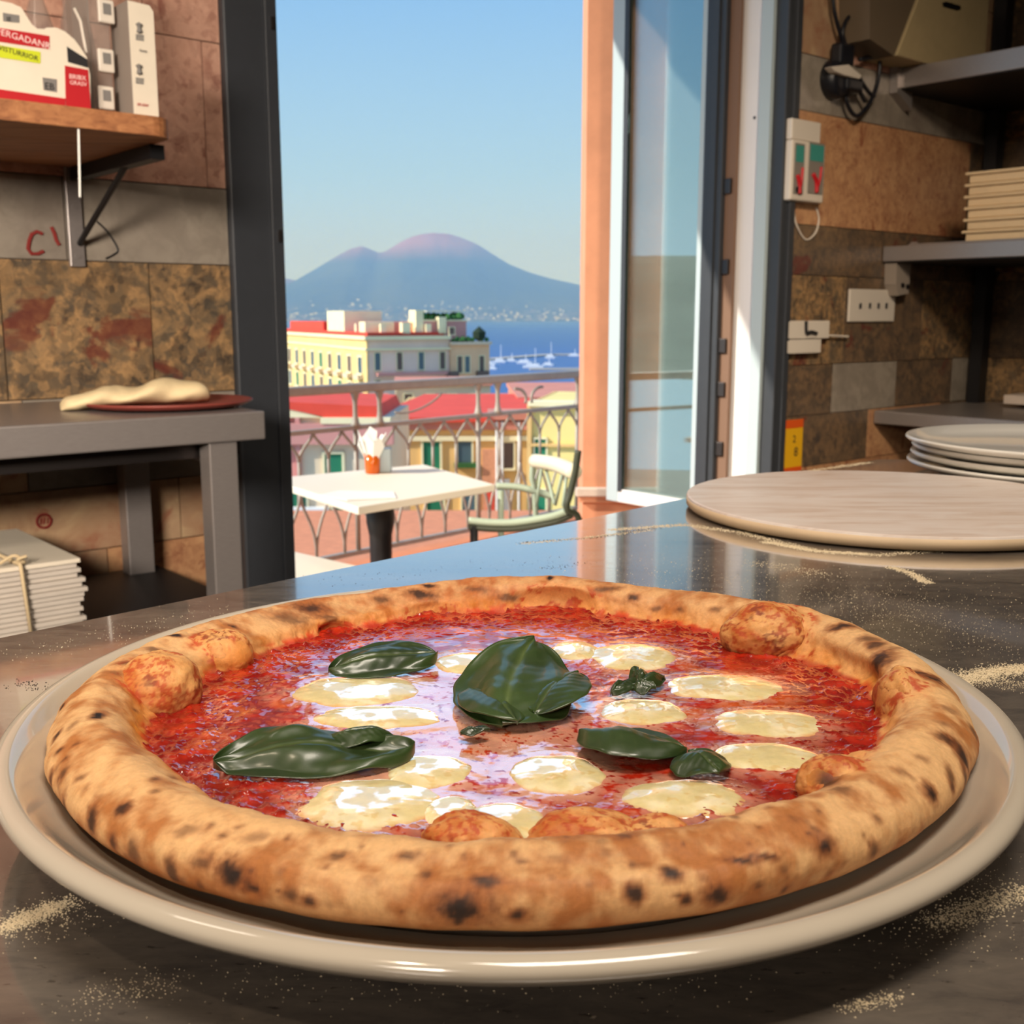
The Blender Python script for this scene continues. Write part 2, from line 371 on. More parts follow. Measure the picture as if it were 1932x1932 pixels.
def gridfaces(n, m, wrapn=False, wrapm=False):
    i = np.arange(n if wrapn else n-1); j = np.arange(m if wrapm else m-1); I, J = np.meshgrid(i, j, indexing='ij')
    I2 = (I+1) % n; J2 = (J+1) % m
    return np.stack([I*m+J, I2*m+J, I2*m+J2, I*m+J2], -1).reshape(-1, 4)
def arr(v): return np.array([v.x, v.y, v.z])

# ================================================================== THE ROOM
SL, SR, DB, ZC = -3.6, 4.22, -5.6, 3.1            # room extents in wall coordinates
OP0, OP1, OPZ0, OPZ1 = .37, 2.56, .20, 2.9        # the opening
FR0, FR1 = .222, 2.657                            # outer edges of the dark frame
struct('floor', MB().box(SL-.2, SR+.2, DB-.2, 0, -.1, 0, L), 'floor')
struct('ceiling', MB().box(SL-.2, SR+.2, DB-.2, .28, ZC, ZC+.1, L), 'ceil')
struct('wall_left', MB().box(SL-.15, SL, DB, 0, 0, ZC, L), 'plaster')
struct('wall_back', MB().box(SL, SR, DB-.15, DB, 0, ZC, L), 'plaster')
wr = struct('wall_right', MB().box(SR, SR+.15, DB, 0, 0, ZC, L), 'grout')
wall = sroot('wall_window', L(1.4, 0, 0))
b = MB(); b.box(SL-.15, FR0+.02, 0, .28, -.4, ZC, L); b.box(FR1-.02, SR+.15, 0, .28, -.4, ZC, L)
b.box(FR0+.02, FR1-.02, 0, .28, OPZ1+.08, ZC, L); b.box(FR0+.02, FR1-.02, .0, .28, -.4, OPZ0-.03, L)
b.build('wall_body', 'grout', wall)
JT = .0016
def tiles(rows, s0, s1, parent, TT=L, d=0, thick=.009, seed=1):
    R = random.Random(seed)
    for (z0, z1, mats, joints) in rows:
        xs = [s0] + [j for j in joints if s0 < j < s1] + [s1]
        for i in range(len(xs)-1):
            t = thick + R.uniform(-.0012, .0012)
            mt = mats[i % len(mats)]
            MB().box(xs[i]+JT, xs[i+1]-JT, d-t, d, z0+JT, z1-JT, TT).build('tile', mt, parent)
def js(start, step, a=SL, bnd=SR): 
    k = start
    while k > a: k -= step
    o = []
    while k < bnd: o.append(k); k += step
    return o
tiles([(0, .26, ['orange'], js(.1, .62)), (.26, .52, ['orange', 'cream'], js(-.15, .62)), (.52, .683, ['cream', 'cream'], js(.05, .62)),
       (.683, .905, ['grey', 'cream'], js(-.33, .62)), (.905, 1.235, ['brown', 'brown', 'brown'], js(.0, .36)),
       (1.235, 1.43, ['grey'], js(-.2, .62)), (1.43, 1.79, ['pink'], js(-.45, .62)), (1.79, 2.13, ['pink'], js(.02, .62)),
       (2.13, 2.5, ['pink'], js(-.3, .62)), (2.5, ZC, ['pink'], js(0, .62))], SL, FR0, wall, seed=2)
RR = [(0, .25, ['orange'], js(3.1, .62)), (.25, .47, ['orange'], js(2.9, .62)), (.47, .69, ['orange', 'dark'], js(3.29, .62)),
      (.69, .90, ['dark', 'grey'], js(3.5, .5)), (.90, 1.267, ['brown', 'dark'], js(3.07, .62)), (1.267, 1.467, ['dark'], js(3.3, .62)),
      (1.467, 1.905, ['orange', 'orange', 'dark'], js(4.03, 1.2)), (1.905, 2.118, ['grey'], js(3.45, .55)), (2.118, 2.5, ['cream', 'pink'], js(3.0, .62)), (2.5, ZC, ['cream'], js(3.3, .62))]
tiles(RR, FR1, SR-.01, wall, seed=3)
tiles([(a, b_, ['dark', 'brown'] if i % 2 else ['dark'], js(-.4-.2*(i % 2), .62, DB, 0)) for i, (a, b_, _, _) in enumerate(RR)], -2.4, -.01, wr,
      TT=lambda x, y, z: L(SR+y, x, z), seed=4)
# red marks on the wall
for nm, pth in (('letter_c', [(80, 441), (70, 437), (60, 442), (55, 455), (53, 469), (60, 479), (72, 479), (82, 474)]), ('letter_i', [(97, 428), (103, 440), (106, 452), (112, 462)])):
    MB().tube([L(*ond(x, y, -.0105)) for x, y in pth], .0045, 5).build(nm, 'redwall', wall)
MB().tube([L(-.3+.017*math.cos(a), -.0105, .608+.017*math.sin(a)) for a in np.linspace(0, 2*math.pi, 24, endpoint=False)], .0032, 5, True).build('round_mark', 'redwall', wall)
for k in range(3): MB().tube([L(-.309+.008*k, -.0105, .601), L(-.306+.008*k, -.0105, .615)], .0016, 4).build('round_mark_stroke', 'redwall', wall)

# ---- door frame (dark aluminium), white reveal, sill
fr = sroot('window_1', L(1.4, 0, 0))
MB().box(FR0, OP0, -.03, .045, 0, OPZ1+.08, L).build('frame_post', 'anthracite', fr, bevel=.006)
MB().box(OP0-.035, OP0, -.04, -.028, 0, OPZ1, L).build('frame_bead', 'anthracite', fr, bevel=.003)
MB().box(FR1-.09, FR1, -.03, .04, 0, OPZ1+.08, L).build('frame_post', 'anthracite', fr, bevel=.006)
MB().box(FR1-.055, FR1-.02, -.045, -.02, 0, OPZ1, L).build('frame_bead', 'anthracite', fr, bevel=.004)
MB().box(OP0, FR1-.09, -.03, .045, OPZ1, OPZ1+.08, L).build('frame_head', 'anthracite', fr)
for z in (1.84, 1.30):
    MB().box(OP0-.018, OP0-.012, -.05, -.038, z, z+.03, L).build('latch_plate', 'steeldark', fr)
struct('trim_1', MB().box(OP0-.02, OP0-.001, .045, .28, OPZ0, OPZ1, L), 'whitepaint')
rv = struct('trim_2', MB().box(OP1, OP1+.03, .04, .285, OPZ0, OPZ1, L), 'whitepaint')
for q in (ons(1424, 222, OP1),): MB().tube([L(OP1-.003, q.y, q.z), L(OP1+.004, q.y, q.z)], .006, 10).build('screw', 'steeldark', rv)
MB().box(OP1-.012, OP1+.02, .03, .085, OPZ0, OPZ1, L).build('edge_strip', 'palealu', rv)
struct('trim_3', MB().box(OP0-.02, OP1+.03, .0, .33, OPZ0-.03, OPZ0, L), 'ledge')
# ---- open glazed leaf, hinged at the outer edge of the reveal, standing out at a right angle
q0 = ons(1322, 597, 2.52).y; q1 = ons(1150, 597, 2.52).y; LS = 2.52; LT = .055
lf = tag(thing('glazed_door_leaf', 'pale grey framed glass door leaf standing open beside the orange wall', 'door', L(LS, q0, OPZ0)), 'pale grey framed glass door leaf standing open beside the orange wall', 'door')
z0, z1 = OPZ0+.05, OPZ1-.02
MB().box(LS-.012, LS+.045, q0-.10, q0, z0, z1, L).build('dark_stile', 'anthracite', lf, bevel=.004)
MB().box(LS-.022, LS-.010, q0-.07, q0-.035, z0, z1, L).build('stile_bead', 'anthracite', lf)
MB().box(LS-.005, LS+.04, q0, q0+.03, z0, z1, L).build('stile', 'palealu', lf, bevel=.003)
MB().box(LS-.005, LS+.04, q1-.075, q1, z0, z1, L).build('stile', 'palealu', lf, bevel=.003)
MB().box(LS-.008, LS-.001, q1-.10, q1-.075, z0+.05, z1, L).build('gasket', 'anthracite', lf)
MB().box(LS-.005, LS+.04, q0+.03, q1-.075, z0, z0+.06, L).build('bottom_rail', 'whitepaint', lf, bevel=.003)
MB().box(LS-.005, LS+.04, q0+.03, q1-.075, z1-.06, z1, L).build('top_rail', 'palealu', lf)
MB().box(LS+.012, LS+.02, q0+.03, q1-.075, z0+.06, z1-.06, L).build('glass_pane', 'pane', lf)
for z in (1.62, 1.30, .98, .80, .55):
    MB().box(LS+.0, LS+.03, q0-.135, q0-.10, z-.03, z+.03, L).build('hinge', 'steeldark', lf, bevel=.003)
MB().box(LS+.012, LS+.03, q0-.15, q0-.10, z0, z1, L).build('brush_seal', plain('brown_seal', (120, 92, 74), .8), lf)

# ---- outside: orange wing wall with ledge, overhanging slab
X0 = (1103-966)/2133*5.42
ow = struct('wall_outside', MB().box(X0, 1.5, 5.42, 5.8, -.35, 5.5), 'orangewall')
zl = atY(1120, 927, 5.42).z
MB().box(X0-.035, 1.5, 5.38, 5.42, zl-.022, zl+.022).build('ledge', 'ledge', ow, bevel=.006)
MB().box(X0-.018, 1.5, 5.395, 5.42, zl-.05, zl-.022).build('ledge_moulding', 'orangewall', ow)
xa = (1246-966)/2133*5.4; xb = (1316-966)/2133*5.4
MB().box(xa, xb, 5.33, 5.42, -.3, 5.5).build('white_pilaster', 'whitepaint', ow)
struct('trim_4', MB().box(-3.2, 4.6, .28, 1.65, 3.6, 3.75, L), 'whitepaint')          # unseen balcony slab above, placed so its shadow bounds the reveal's sun patch
struct('wall_above', MB().box(SL, SR, .28, .3, 3.0, 6.0, L), 'orangewall')
# ================================================================== BALCONY
BZ = -.29
RA = onz(535, 740, .71); RB = onz(1100, 705, .71); RA.z = RB.z = 0; RD = (RB-RA).normalized(); RN = Vector((-RD.y, RD.x, 0))
def R(u, z, n=0): return RA + RD*u + RN*n + Vector((0, 0, z))
def onr(px, py):
    r = pray(px, py); p = CAM + r*((RA-CAM).dot(RN)/r.dot(RN)); return ((p-RA).dot(RD), p.z)
fl = struct('floor_balcony', MB().prism([tuple(L(-1.6, .28, 0)[:2]), tuple(L(4.4, .28, 0)[:2]), tuple(R(4.6, 0, .1)[:2]), tuple(R(-1.9, 0, .1)[:2])], lambda a, b_, h: Vector((a, b_, h)), BZ-.12, BZ), 'terracotta')
rl = thing('balcony_railing', 'grey wrought iron balcony railing with curved balusters', 'railing', R(1.2, BZ))
MB().box(-1.8, 4.4, -.035, .035, .685, .735, lambda x, y, z: R(x, z, y)).build('top_rail', 'rail', rl, bevel=.01)
zm = onr(852, 789)[1]
MB().box(-1.8, 4.4, -.018, .018, zm-.012, zm+.012, lambda x, y, z: R(x, z, y)).build('middle_rail', 'rail', rl)
MB().box(-1.8, 4.4, -.018, .018, BZ+.06, BZ+.085, lambda x, y, z: R(x, z, y)).build('bottom_rail', 'rail', rl)
def bez(p, n=10):
    t = np.linspace(0, 1, n)[:, None]; p = [np.array(q, float) for q in p]
    return (1-t)**3*p[0] + 3*(1-t)**2*t*p[1] + 3*(1-t)*t*t*p[2] + t**3*p[3]
uA = onr(670, 770)[0]; uA2 = onr(716, 770)[0]; uB = onr(902, 750)[0]; uB2 = onr(945, 750)[0]; PER = uB - uA
for base in (uA - PER, uA, uB, uB + PER):
    for k, off in enumerate((0, uA2-uA)):
        u = base + off
        if u > 4.3: continue
        MB().tube([R(u, z, 0) for z in np.linspace(zm, .70, 9)], [.032, .022, .016, .013, .013, .013, .016, .024, .034], 8).build('upper_post', 'rail', rl, smooth=True)
        if k == 0: MB().tube([R(u, zm, 0), R(u, BZ+.07, 0)], .014, 8).build('post', 'rail', rl, smooth=True)
P = PER/5.0; zmid = zm - .115; zlow = BZ + .36; k = 0
u = uA - PER
while u < 4.2:
    b = MB()
    for sgn in (-1, 1):
        b.tube([R(x, z, 0) for x, z in bez([(u+sgn*P*.5, zm-.01), (u+sgn*P*.42, zm-.06), (u, zmid+.03), (u, zmid-.05)])], .0085, 6)
        b.tube([R(x, z, 0) for x, z in bez([(u, zlow+.10), (u, zlow-.02), (u+sgn*P*.52, zlow-.06), (u+sgn*P*.5, BZ+.08)])], .0085, 6)
    b.tube([R(u, zmid-.04, 0), R(u, zlow+.09, 0)], .0095, 6)
    b.build('baluster', 'rail', rl, smooth=True); u += P
for px, sg in ((985, 1), (1010, -1)):
    u0, _ = onr(px, 740); b = MB(); b.tube([R(u0+.10*math.cos(a)*sg-.06*sg, .64+.07*math.sin(a)-.07, 0) for a in np.linspace(-.4, 1.7, 9)], .010, 6).build('scroll', 'rail', rl, smooth=True)
u1, w1 = onr(745, 778); u2, w2 = onr(775, 780); u3, w3 = onr(820, 757); u4, w4 = onr(833, 742)
MB().tube([R(a, c, 0) for a, c in bez([(u1, w1), (u2, w2-.02), (u3, w3-.01), (u4, w4)])], .006, 6).build('scroll', 'rail', rl, smooth=True)

# ---- table on the balcony
TZ = .46
tc_ = [onz(800, 876, TZ), onz(934, 914, TZ), onz(676, 957, TZ)]
pR, pN, pF = tc_[1], tc_[2], tc_[0]; pL = Vector((-.98, 4.42, TZ))
tb = thing('bistro_table', 'white square bistro table on black pedestal behind the railing view', 'table', Vector(((pR+pL).x/2, (pR+pL).y/2, BZ)))
tb['label'] = 'white square bistro table on a black iron pedestal on the balcony'
poly = [tuple(p[:2]) for p in (pN, pR, pF, pL)]
MB().prism(poly, lambda a, b_, h: Vector((a, b_, h)), TZ-.028, TZ).build('tabletop', 'tabletop', tb, bevel=.004)
ped = atY(718, 1000, 4.27)
MB().lathe([(.20, 0), (.20, .015), (.05, .05), (.042, .22), (.056, .24), (.056,.28), (.040, .30), (.045, .55), (.055, .60), (.055, TZ-.03-BZ)], (ped.x, 4.27, BZ), 24).build('pedestal', 'iron', tb, smooth=True)
ja = onz(703, 893, TZ)
jar = thing('amber_tumbler', 'amber glass tumbler holding white napkins on the bistro table', 'tumbler', (ja.x, ja.y, TZ))
MB().lathe([(.026, 0), (.030, .004), (.033, .085), (.029, .085), (.027, .01), (0, .008)], (ja.x, ja.y, TZ), 20).build('glass', 'amber', jar, smooth=True)
b = MB()
for k in range(7):
    a = k*.9; px_, py_ = ja.x + .018*math.cos(a), ja.y + .018*math.sin(a); h = .13 + .06*random.random(); w_ = .028
    dx, dy = math.cos(a+1.5), math.sin(a+1.5); ox, oy = .028*math.cos(a), .028*math.sin(a)
    pts = [(px_-dx*w_*.4, py_-dy*w_*.4, .05), (px_+dx*w_*.4, py_+dy*w_*.4, .05), (px_+dx*w_+ox, py_+dy*w_+oy, h-.02), (px_+ox*1.4, py_+oy*1.4, h+.02), (px_-dx*w_+ox, py_-dy*w_+oy, h)]
    o = len(b.v); nn = Vector((math.cos(a), math.sin(a), .2))*.004
    b.v += [Vector((x, y, TZ+z)) for x, y, z in pts] + [Vector((x, y, TZ+z))+nn for x, y, z in pts]
    b.f += [[o, o+1, o+2, o+3, o+4], [o+9, o+8, o+7, o+6, o+5]] + [[o+i, o+(i+1) % 5, o+5+(i+1) % 5, o+5+i] for i in range(5)]
tag(b.build('napkins', 'napkin'), 'crumpled white paper napkins standing in the amber tumbler', 'napkins')
hb = onz(726, 890, TZ)
tag(MB().box(hb.x-.028, hb.x+.028, hb.y-.03, hb.y+.03, TZ, TZ+.10).build('cruet_box', 'palealu', bevel=.006), 'pale grey box beside the amber tumbler on the bistro table', 'box')
pg = [onz(x, y, TZ+.002) for x, y in ((603, 934), (640, 926), (742, 928), (748, 940), (655, 944))]
tag(MB().prism([tuple(p[:2]) for p in pg], lambda a, b_, h: Vector((a, b_, h)), TZ+.001, TZ+.004).build('menu_sheet', 'napkin'), 'white paper sheet lying on the near corner of the bistro table', 'paper')

# ---- rattan bistro chair
def P3(px, py, Y): return atY(px, py, Y)
ch = thing('bistro_chair', 'pale green bistro armchair right of the white table', 'chair', (.06, 4.35, BZ))
Yn, Yf = 4.05, 4.62
def curve(pts, n=6):
    out = []; pts = [Vector(p) for p in pts]
    for i in range(len(pts)-1):
        a = pts[max(i-1, 0)]; b_ = pts[i]; c_ = pts[i+1]; d = pts[min(i+2, len(pts)-1)]
        for k in range(n):
            t = k/n; out.append(.5*((2*b_)+(c_-a)*t+(2*a-5*b_+4*c_-d)*t*t+(3*b_-a-3*c_+d)*t**3))
    return out + [pts[-1]]
near = curve([P3(884, 982, Yn), P3(930, 986, Yn), P3(976, 985, Yn), P3(1042, 974, Yn), P3(1079, 960, Yn+.02)])
MB().tube(near, .014, 8).build('armrest', 'chairgreen', ch, smooth=True)
MB().tube([p - Vector((0, 0, .024)) for p in near], .012, 8).build('arm_rail', 'chairdark', ch, smooth=True)
MB().tube(curve([P3(936, 917, Yf), P3(976, 919, Yf), P3(1010, 927, Yf), P3(1046, 938, Yf)]), .015, 8).build('armrest', 'chairgreen', ch, smooth=True)
bt = [P3(1010, 870, Yf), P3(1048, 876, 4.34), P3(1084, 890, Yn)]
MB().tube(curve(bt), .030, 12).build('back_roll', plain('cream_cane', (226, 218, 190), .6), ch, smooth=True)
MB().tube(curve([P3(1091, 850, Yn), P3(1085, 890, Yn), P3(1076, 930, Yn), P3(1070, 962, Yn), P3(1098, 1005, Yn+.03), Vector((P3(1115, 1000, Yn).x, Yn+.03, BZ))]), .013, 8).build('back_post', 'chairdark', ch, smooth=True)
MB().tube(curve([P3(1008, 858, Yf), P3(1004, 900, Yf), P3(1010, 950, Yf), Vector((P3(1020, 990, Yf).x, Yf, BZ))]), .012, 8).build('back_post', 'chairgreen', ch, smooth=True)
for (a, c) in (((1030, 885, 4.5), (1046, 950, 4.3)), ((1062, 890, 4.2), (1048, 952, 4.3)), ((1022, 882, 4.5), (1012, 955, 4.5)), ((1070, 892, 4.15), (1062, 956, 4.12))):
    MB().tube([P3(*a), P3(*c)], .007, 6).build('back_strip', 'chairgreen', ch, smooth=True)
sz = .06
fx0 = P3(888, 985, Yn).x; fx1 = P3(1066, 960, Yn).x
MB().prism([(fx0+.01, Yn), (fx1, Yn), (fx1-.02, Yf), (fx0+.06, Yf)], lambda a, b_, h: Vector((a, b_, h)), .15, .18).build('seat', 'chairdark', ch, bevel=.008)
MB().tube([Vector((fx0+.012, Yn, near[0].z-.02)), Vector((fx0+.015, Yn, BZ))], .015, 8).build('leg', 'iron', ch, smooth=True)
p9 = P3(945, 925, Yf); MB().tube([p9, Vector((p9.x, Yf, BZ))], .013, 8).build('leg', 'chairgreen', ch, smooth=True)
# ---- low white bench at the left of the balcony
bz = .17
c1, c2 = onz(536, 1036, bz), onz(672, 1067, bz); dr = (c2-c1).normalized(); back = Vector((-.5, -.05, 0))
poly = [c2 + dr*.35, c1 - dr*.2, c1 - dr*.2 + back*1.6, c2 + dr*.35 + back*1.6]
bn = thing('low_bench', 'low white bench in the sun at the left of the balcony', 'bench', Vector((poly[0].x-.3, poly[0].y, BZ)))
MB().prism([tuple(p[:2]) for p in poly], lambda a, b_, h: Vector((a, b_, h)), bz-.03, bz).build('bench_top', 'tabletop', bn, bevel=.003)
for p in poly:
    cxx = sum(q.x for q in poly)/4; cyy = sum(q.y for q in poly)/4; q = Vector((p.x+(cxx-p.x)*.15, p.y+(cyy-p.y)*.15, 0))
    MB().tube([Vector((q.x, q.y, bz-.03)), Vector((q.x, q.y, BZ))], .015, 8).build('leg', 'rail', bn)
# ================================================================== THE CITY, THE BAY AND THE VOLCANO
SEA = -60.0
struct('sea', MB().box(-9000, 9000, 420, 22000, SEA-4, SEA), 'sea')
struct('ground', MB().box(-420, 420, 8, 420, SEA-4, SEA+3), 'land')
def facade_block(name, label, corner, az, lu, lv, z0, z1, mu, mv, group='town buildings below the balcony'):
    """corner nearest the viewer; u runs right along the front, v back along the left side"""
    u = Vector((math.cos(az), math.sin(az), 0)); v = Vector((-math.sin(az), math.cos(az), 0)); c = Vector((corner[0], corner[1], 0))
    T = lambda a, b_, z: c + u*a + v*b_ + Vector((0, 0, z))
    t = thing(name, label, 'building', T(lu/2, lv/2, z0), group); t['_az'] = az
    MB().box(0, lu, .2, lv, z0, z1, T).build('wall', mu, t)
    MB().box(-.15, .05, 0, lv, z0, z1, T).build('side_wall', mv, t)
    return t, T
def win(T, t, a, z, w, h, mat, side=False, frame=True, sill=True):
    """one window: frame proud of the wall, pane or shutters inside it"""
    if side: F = lambda x, y, zz: T(-.15-y, x, zz)
    else: F = lambda x, y, zz: T(x, .2-y, zz)
    b = MB(); e = w*.14
    b.box(a-w/2-e, a-w/2, 0, .12, z-h/2, z+h/2+e, F); b.box(a+w/2, a+w/2+e, 0, .12, z-h/2, z+h/2+e, F); b.box(a-w/2-e, a+w/2+e, 0, .14, z+h/2, z+h/2+e, F)
    b.box(a-w/2-e, a+w/2+e, 0, .3, z-h/2-e, z-h/2, F)
    f = b.build('window', 'cream2', t)
    MB().box(a-w/2, a+w/2, 0, .05, z-h/2, z+h/2, F).build('shutter' if mat == 'shutter' else 'pane', mat, f)
def zat(py, D): return CZ - D*(py-HY)/2133*1.0
def xat(px, D): return (px-966)/2133*D
# far pale-yellow palazzo
D = 160; cA = (xat(692, D), D); azA = .42; zr = zat(634, D)
t, T = facade_block('palazzo', 'long palazzo with sunlit yellow side and mauve front below the volcano', cA, azA, 12.5, 62, SEA, zr, 'greyst', 'yel')
MB().box(-.5, 12.6, -.4, 62, zr-.5, zr, T).build('cornice', 'cream2', t)
MB().box(-.35, 12.6, -.2, 62, zr-2.0, zr-1.7, T).build('string_course', 'cream2', t)
MB().box(.3, 12, 1, 60, zr, zr+.5, T).build('roof', 'redroof', t)
for i in range(11):
    for k in range(4):
        win(T, t, 3.2+i*5.6, zr-4.2-3.9*k, 1.9, 2.3, ['winblue', 'windark', 'winblue', 'windark', 'shutter'][(i+k*2) % 5], side=True)
        if k == 0: MB().box(3.2+i*5.6-1.3, 3.2+i*5.6+1.3, .15, 1.0, zr-6.2, zr-5.6, lambda x, y, z: T(-y, x, z)).build('balcony', 'beige', t)
for i in range(4):
    for k in range(3): win(T, t, 1.5+i*3.3, zr-3.6-3.9*k, .8, 2.5, ['winblue', 'windark'][(i+k) % 2])
MB().box(1.2, 12.4, -.9, .2, zr-5.6, zr-5.2, T).build('balcony', 'pinkst', t)
for (a0, a1, b0, b1, h, mt) in ((.6, 6.6, 14, 24, 3.3, 'cream2'), (.6, 5, 3, 6, 1.7, 'cream2'), (3.4, 10, 6, 13, 1.7, 'pinkst'), (5.6, 6.8, 1.0, 2.4, 1.6, 'cream2'),
                                (7.5, 11.5, 3, 9, 1.6, 'tan'), (1, 9, 28, 52, 1.6, 'redroof'), (11.2, 12.4, 1, 2.4, 2.4, 'cream2')):
    MB().box(a0, a1, b0, b1, zr+.3, zr+.3+h, T).build('roof_house', mt, t)
for a0, b0 in ((2.5, 1.5), (9.3, 1.2), (1.0, 9)): MB().box(a0, a0+.8, b0, b0+.8, zr+.3, zr+1.7, T).build('chimney', 'cream2', t)
# tan palazzo right of it with roof garden
o2 = T(12.7, -.3, 0); zt = zat(646, 165)
t, T = facade_block('roof_garden_house', 'tan house with planted roof terrace in front of the blue bay', (o2.x, o2.y), azA, 6.1, 14, SEA, zt, 'tan', 'tan')
MB().box(-.2, 6.3, -.3, 14, zt-.3, zt+.1, T).build('cornice', 'beige', t)
MB().box(-3.6, 3.2, 2.2, 9, zt, zt+3.1, T).build('roof_house', 'pinkst', t)
MB().box(-3.7, 3.3, 2.1, 9, zt+3.1, zt+3.3, T).build('cornice', 'cream2', t)
MB().box(-4.8, -3.6, 2.0, 5, zt, zt+4.7, T).build('stair_tower', 'cream2', t)
rg = random.Random(5); b = MB()
for k in range(70):
    c_ = T(rg.uniform(-3.4, 3.0), rg.uniform(2.2, 6), zt+3.3); r_ = rg.uniform(.3, .6)
    b.lathe([(0, 0), (r_, r_*.5), (r_*.8, r_*1.4), (0, r_*2.0)], c_, 6)
b.build('roof_plants', 'plants', t)
MB().box(-2.9, 3.1, 2.4, 5.6, zt+4.5, zt+4.6, T).build('pergola_top', 'cream2', t)
b = MB()
for k in range(26):
    c_ = T(rg.uniform(.2, 6), rg.uniform(-.1, .5), zt+.1); r_ = rg.uniform(.2, .45); b.lathe([(0, 0), (r_, r_*.5), (r_*.8, r_*1.4), (0, r_*2.0)], c_, 6)
b.build('terrace_plants', 'plants', t)
b = MB(); c_ = T(4.6, .6, zt+.1); b.lathe([(0, 0), (.9, .5), (1.0, 1.4), (0, 2.3)], c_, 8); b.build('rooftop_tree', plain('dark_foliage', (34, 52, 34), .9), t)
for a, k, mt in ((1.3, 0, 'windark'), (2.5, 0, 'winblue'), (4.8, 0, 'windark'), (1.3, 1, 'winblue'), (2.5, 1, 'windark'), (4.8, 1, 'winblue')): win(T, t, a, zt-3.2-3.9*k, .75, 2.4, mt)
win(T, t, .1, zt+1.7, .8, 1.0, 'windark')
for a in (0, 4.8): MB().box(a-.9, a+.9, -.6, .2, zt-4.9, zt-4.2, T).build('balcony', 'windark', t)
# red-roofed ochre house
D = 60; zr = zat(796, D); cA = (xat(727, D), D); azB = .02
t, T = facade_block('ochre_house', 'ochre house with flat red roof and green shutters below the railing', cA, azB, 7.8, 18.4, SEA, zr, 'ochre', 'yel')
MB().prism([(-.4, -.3), (5.6, -.3), (8.6, 5), (8.0, 18), (1.0, 18), (-.4, 6)], lambda a, b_, h: T(a, b_, h), zr, zr+.25).build('roof', 'redroof', t)
MB().box(5.4, 8.3, -.2, 3, zr+.1, zr+.45, T).build('parapet', 'pinkroof', t)
MB().box(-.2, 7.9, -.05, .25, zr-.45, zr, T).build('cornice', 'pinkroof', t)
MB().box(-.1, 7.8, .0, .25, zr-1.05, zr-.8, T).build('string_course', 'cream2', t)
for a, z, w, h, mt in ((2.35, zat(862, 60), .9, 1.5, 'shutter'), (4.15, zat(858, 60), .75, 1.3, 'winblue'), (2.5, zat(960, 60), .9, 1.7, 'shutter'), (4.35, zat(965, 60), .7, 1.8, 'winblue'), (6.4, zat(862, 60), .8, 1.4, 'windark')):
    win(T, t, a, z, w, h, mt)
MB().box(3.6, 4.8, -.2, .2, zat(885, 60), zat(876, 60), T).build('window_box', 'plants', t)
MB().box(5.1, 6.0, .02, .21, zat(985, 60), zat(850, 60), T).build('pilaster', 'orangewall', t)
MB().box(5.35, 5.75, -.05, .21, zat(975, 60), zat(925, 60), T).build('awning', 'redroof', t)
for a in (5.9, 6.2, 7.1): MB().tube([T(a, -.05, zr), T(a, -.05, zr-9)], .07, 8).build('downpipe', 'boat', t)
MB().box(5.9, 6.6, -.0, .21, zr-9, zat(908, 60), T).build('pale_panel', 'boat', t)
# beige and pink house on the left
D = 48; zl_ = zat(788, D)
t, T = facade_block('beige_house', 'beige and pink house with red gabled roof at the left of the view', (xat(556, D), D), -.02, 4.0, 7, SEA, zl_, 'beige', 'pinkst')
MB().box(-4.2, -.2, .3, 7, SEA, zl_, T).build('pink_wing', 'pinkst', t)
MB().box(-4.2, 4.1, -.15, .3, zl_-1.15, zl_-.25, T).build('pink_band', 'pinkst', t)
MB().prism([(-3.8, zl_), (1.1, zl_), (-1.1, zl_+.62)], lambda a, z, h: T(a, h, z), .0, .3).build('gable', 'cream2', t)
b = MB(); b.prism([(-1.4, zl_+.58), (-1.0, zl_+.70), (3.4, zl_+.50), (3.6, zl_), (1.0, zl_), (1.1, zl_+.05)], lambda a, z, h: T(a, h, z), -.05, 7).build('roof', 'redroof', t)
MB().box(1.0, 4.0, -.2, .3, zl_-.25, zl_+.02, T).build('cornice', 'cream2', t)
for a, z, w, h in ((1.45, zat(884, D), .75, 1.15), (1.75, zat(988, D), .7, 1.5), (-.15, zat(950, D), .7, 1.3)): win(T, t, a, z, w, h, 'shutter')
for k in range(3): MB().box(-1.2, 2.2, -.3, .2, zat(985+20*k, D)-.06, zat(985+20*k, D)+.06, T).build('red_band', 'pinkroof', t)
MB().box(-1.2, 1.2, -.28, .2, zat(1030, D)-2, zat(962, D), T).build('pale_panel', 'boat', t)
# bright yellow house on the right
D = 50
t, T = facade_block('yellow_house', 'bright yellow house with green shutters between chair and orange wall', (xat(1001, D), D), -.18, 6.5, 8.5, SEA, zat(762, D), 'brightyel', 'ochre')
MB().box(-.1, 6.6, -.15, 1, zat(766, D), zat(757, D), T).build('parapet', 'cream2', t)
MB().box(-.05, 6.5, .0, .3, zat(838, D)-.12, zat(838, D), T).build('string_course', 'ochre', t)
for a, y in ((.45, 851), (3.6, 851), (.45, 950), (3.6, 950)): win(T, t, a, zat(y, D), .5, 1.0, 'shutter')
t, T = facade_block('brick_roof_house', 'low house with long faded red roof beyond the bright yellow house', (xat(985, 72), 74), .05, 14, 16, SEA, zat(756, 74), 'pinkroof', 'pinkroof')
MB().box(-.3, 14.3, -.3, 16, zat(756, 74), zat(748, 74), T).build('roof', 'pinkroof', t)
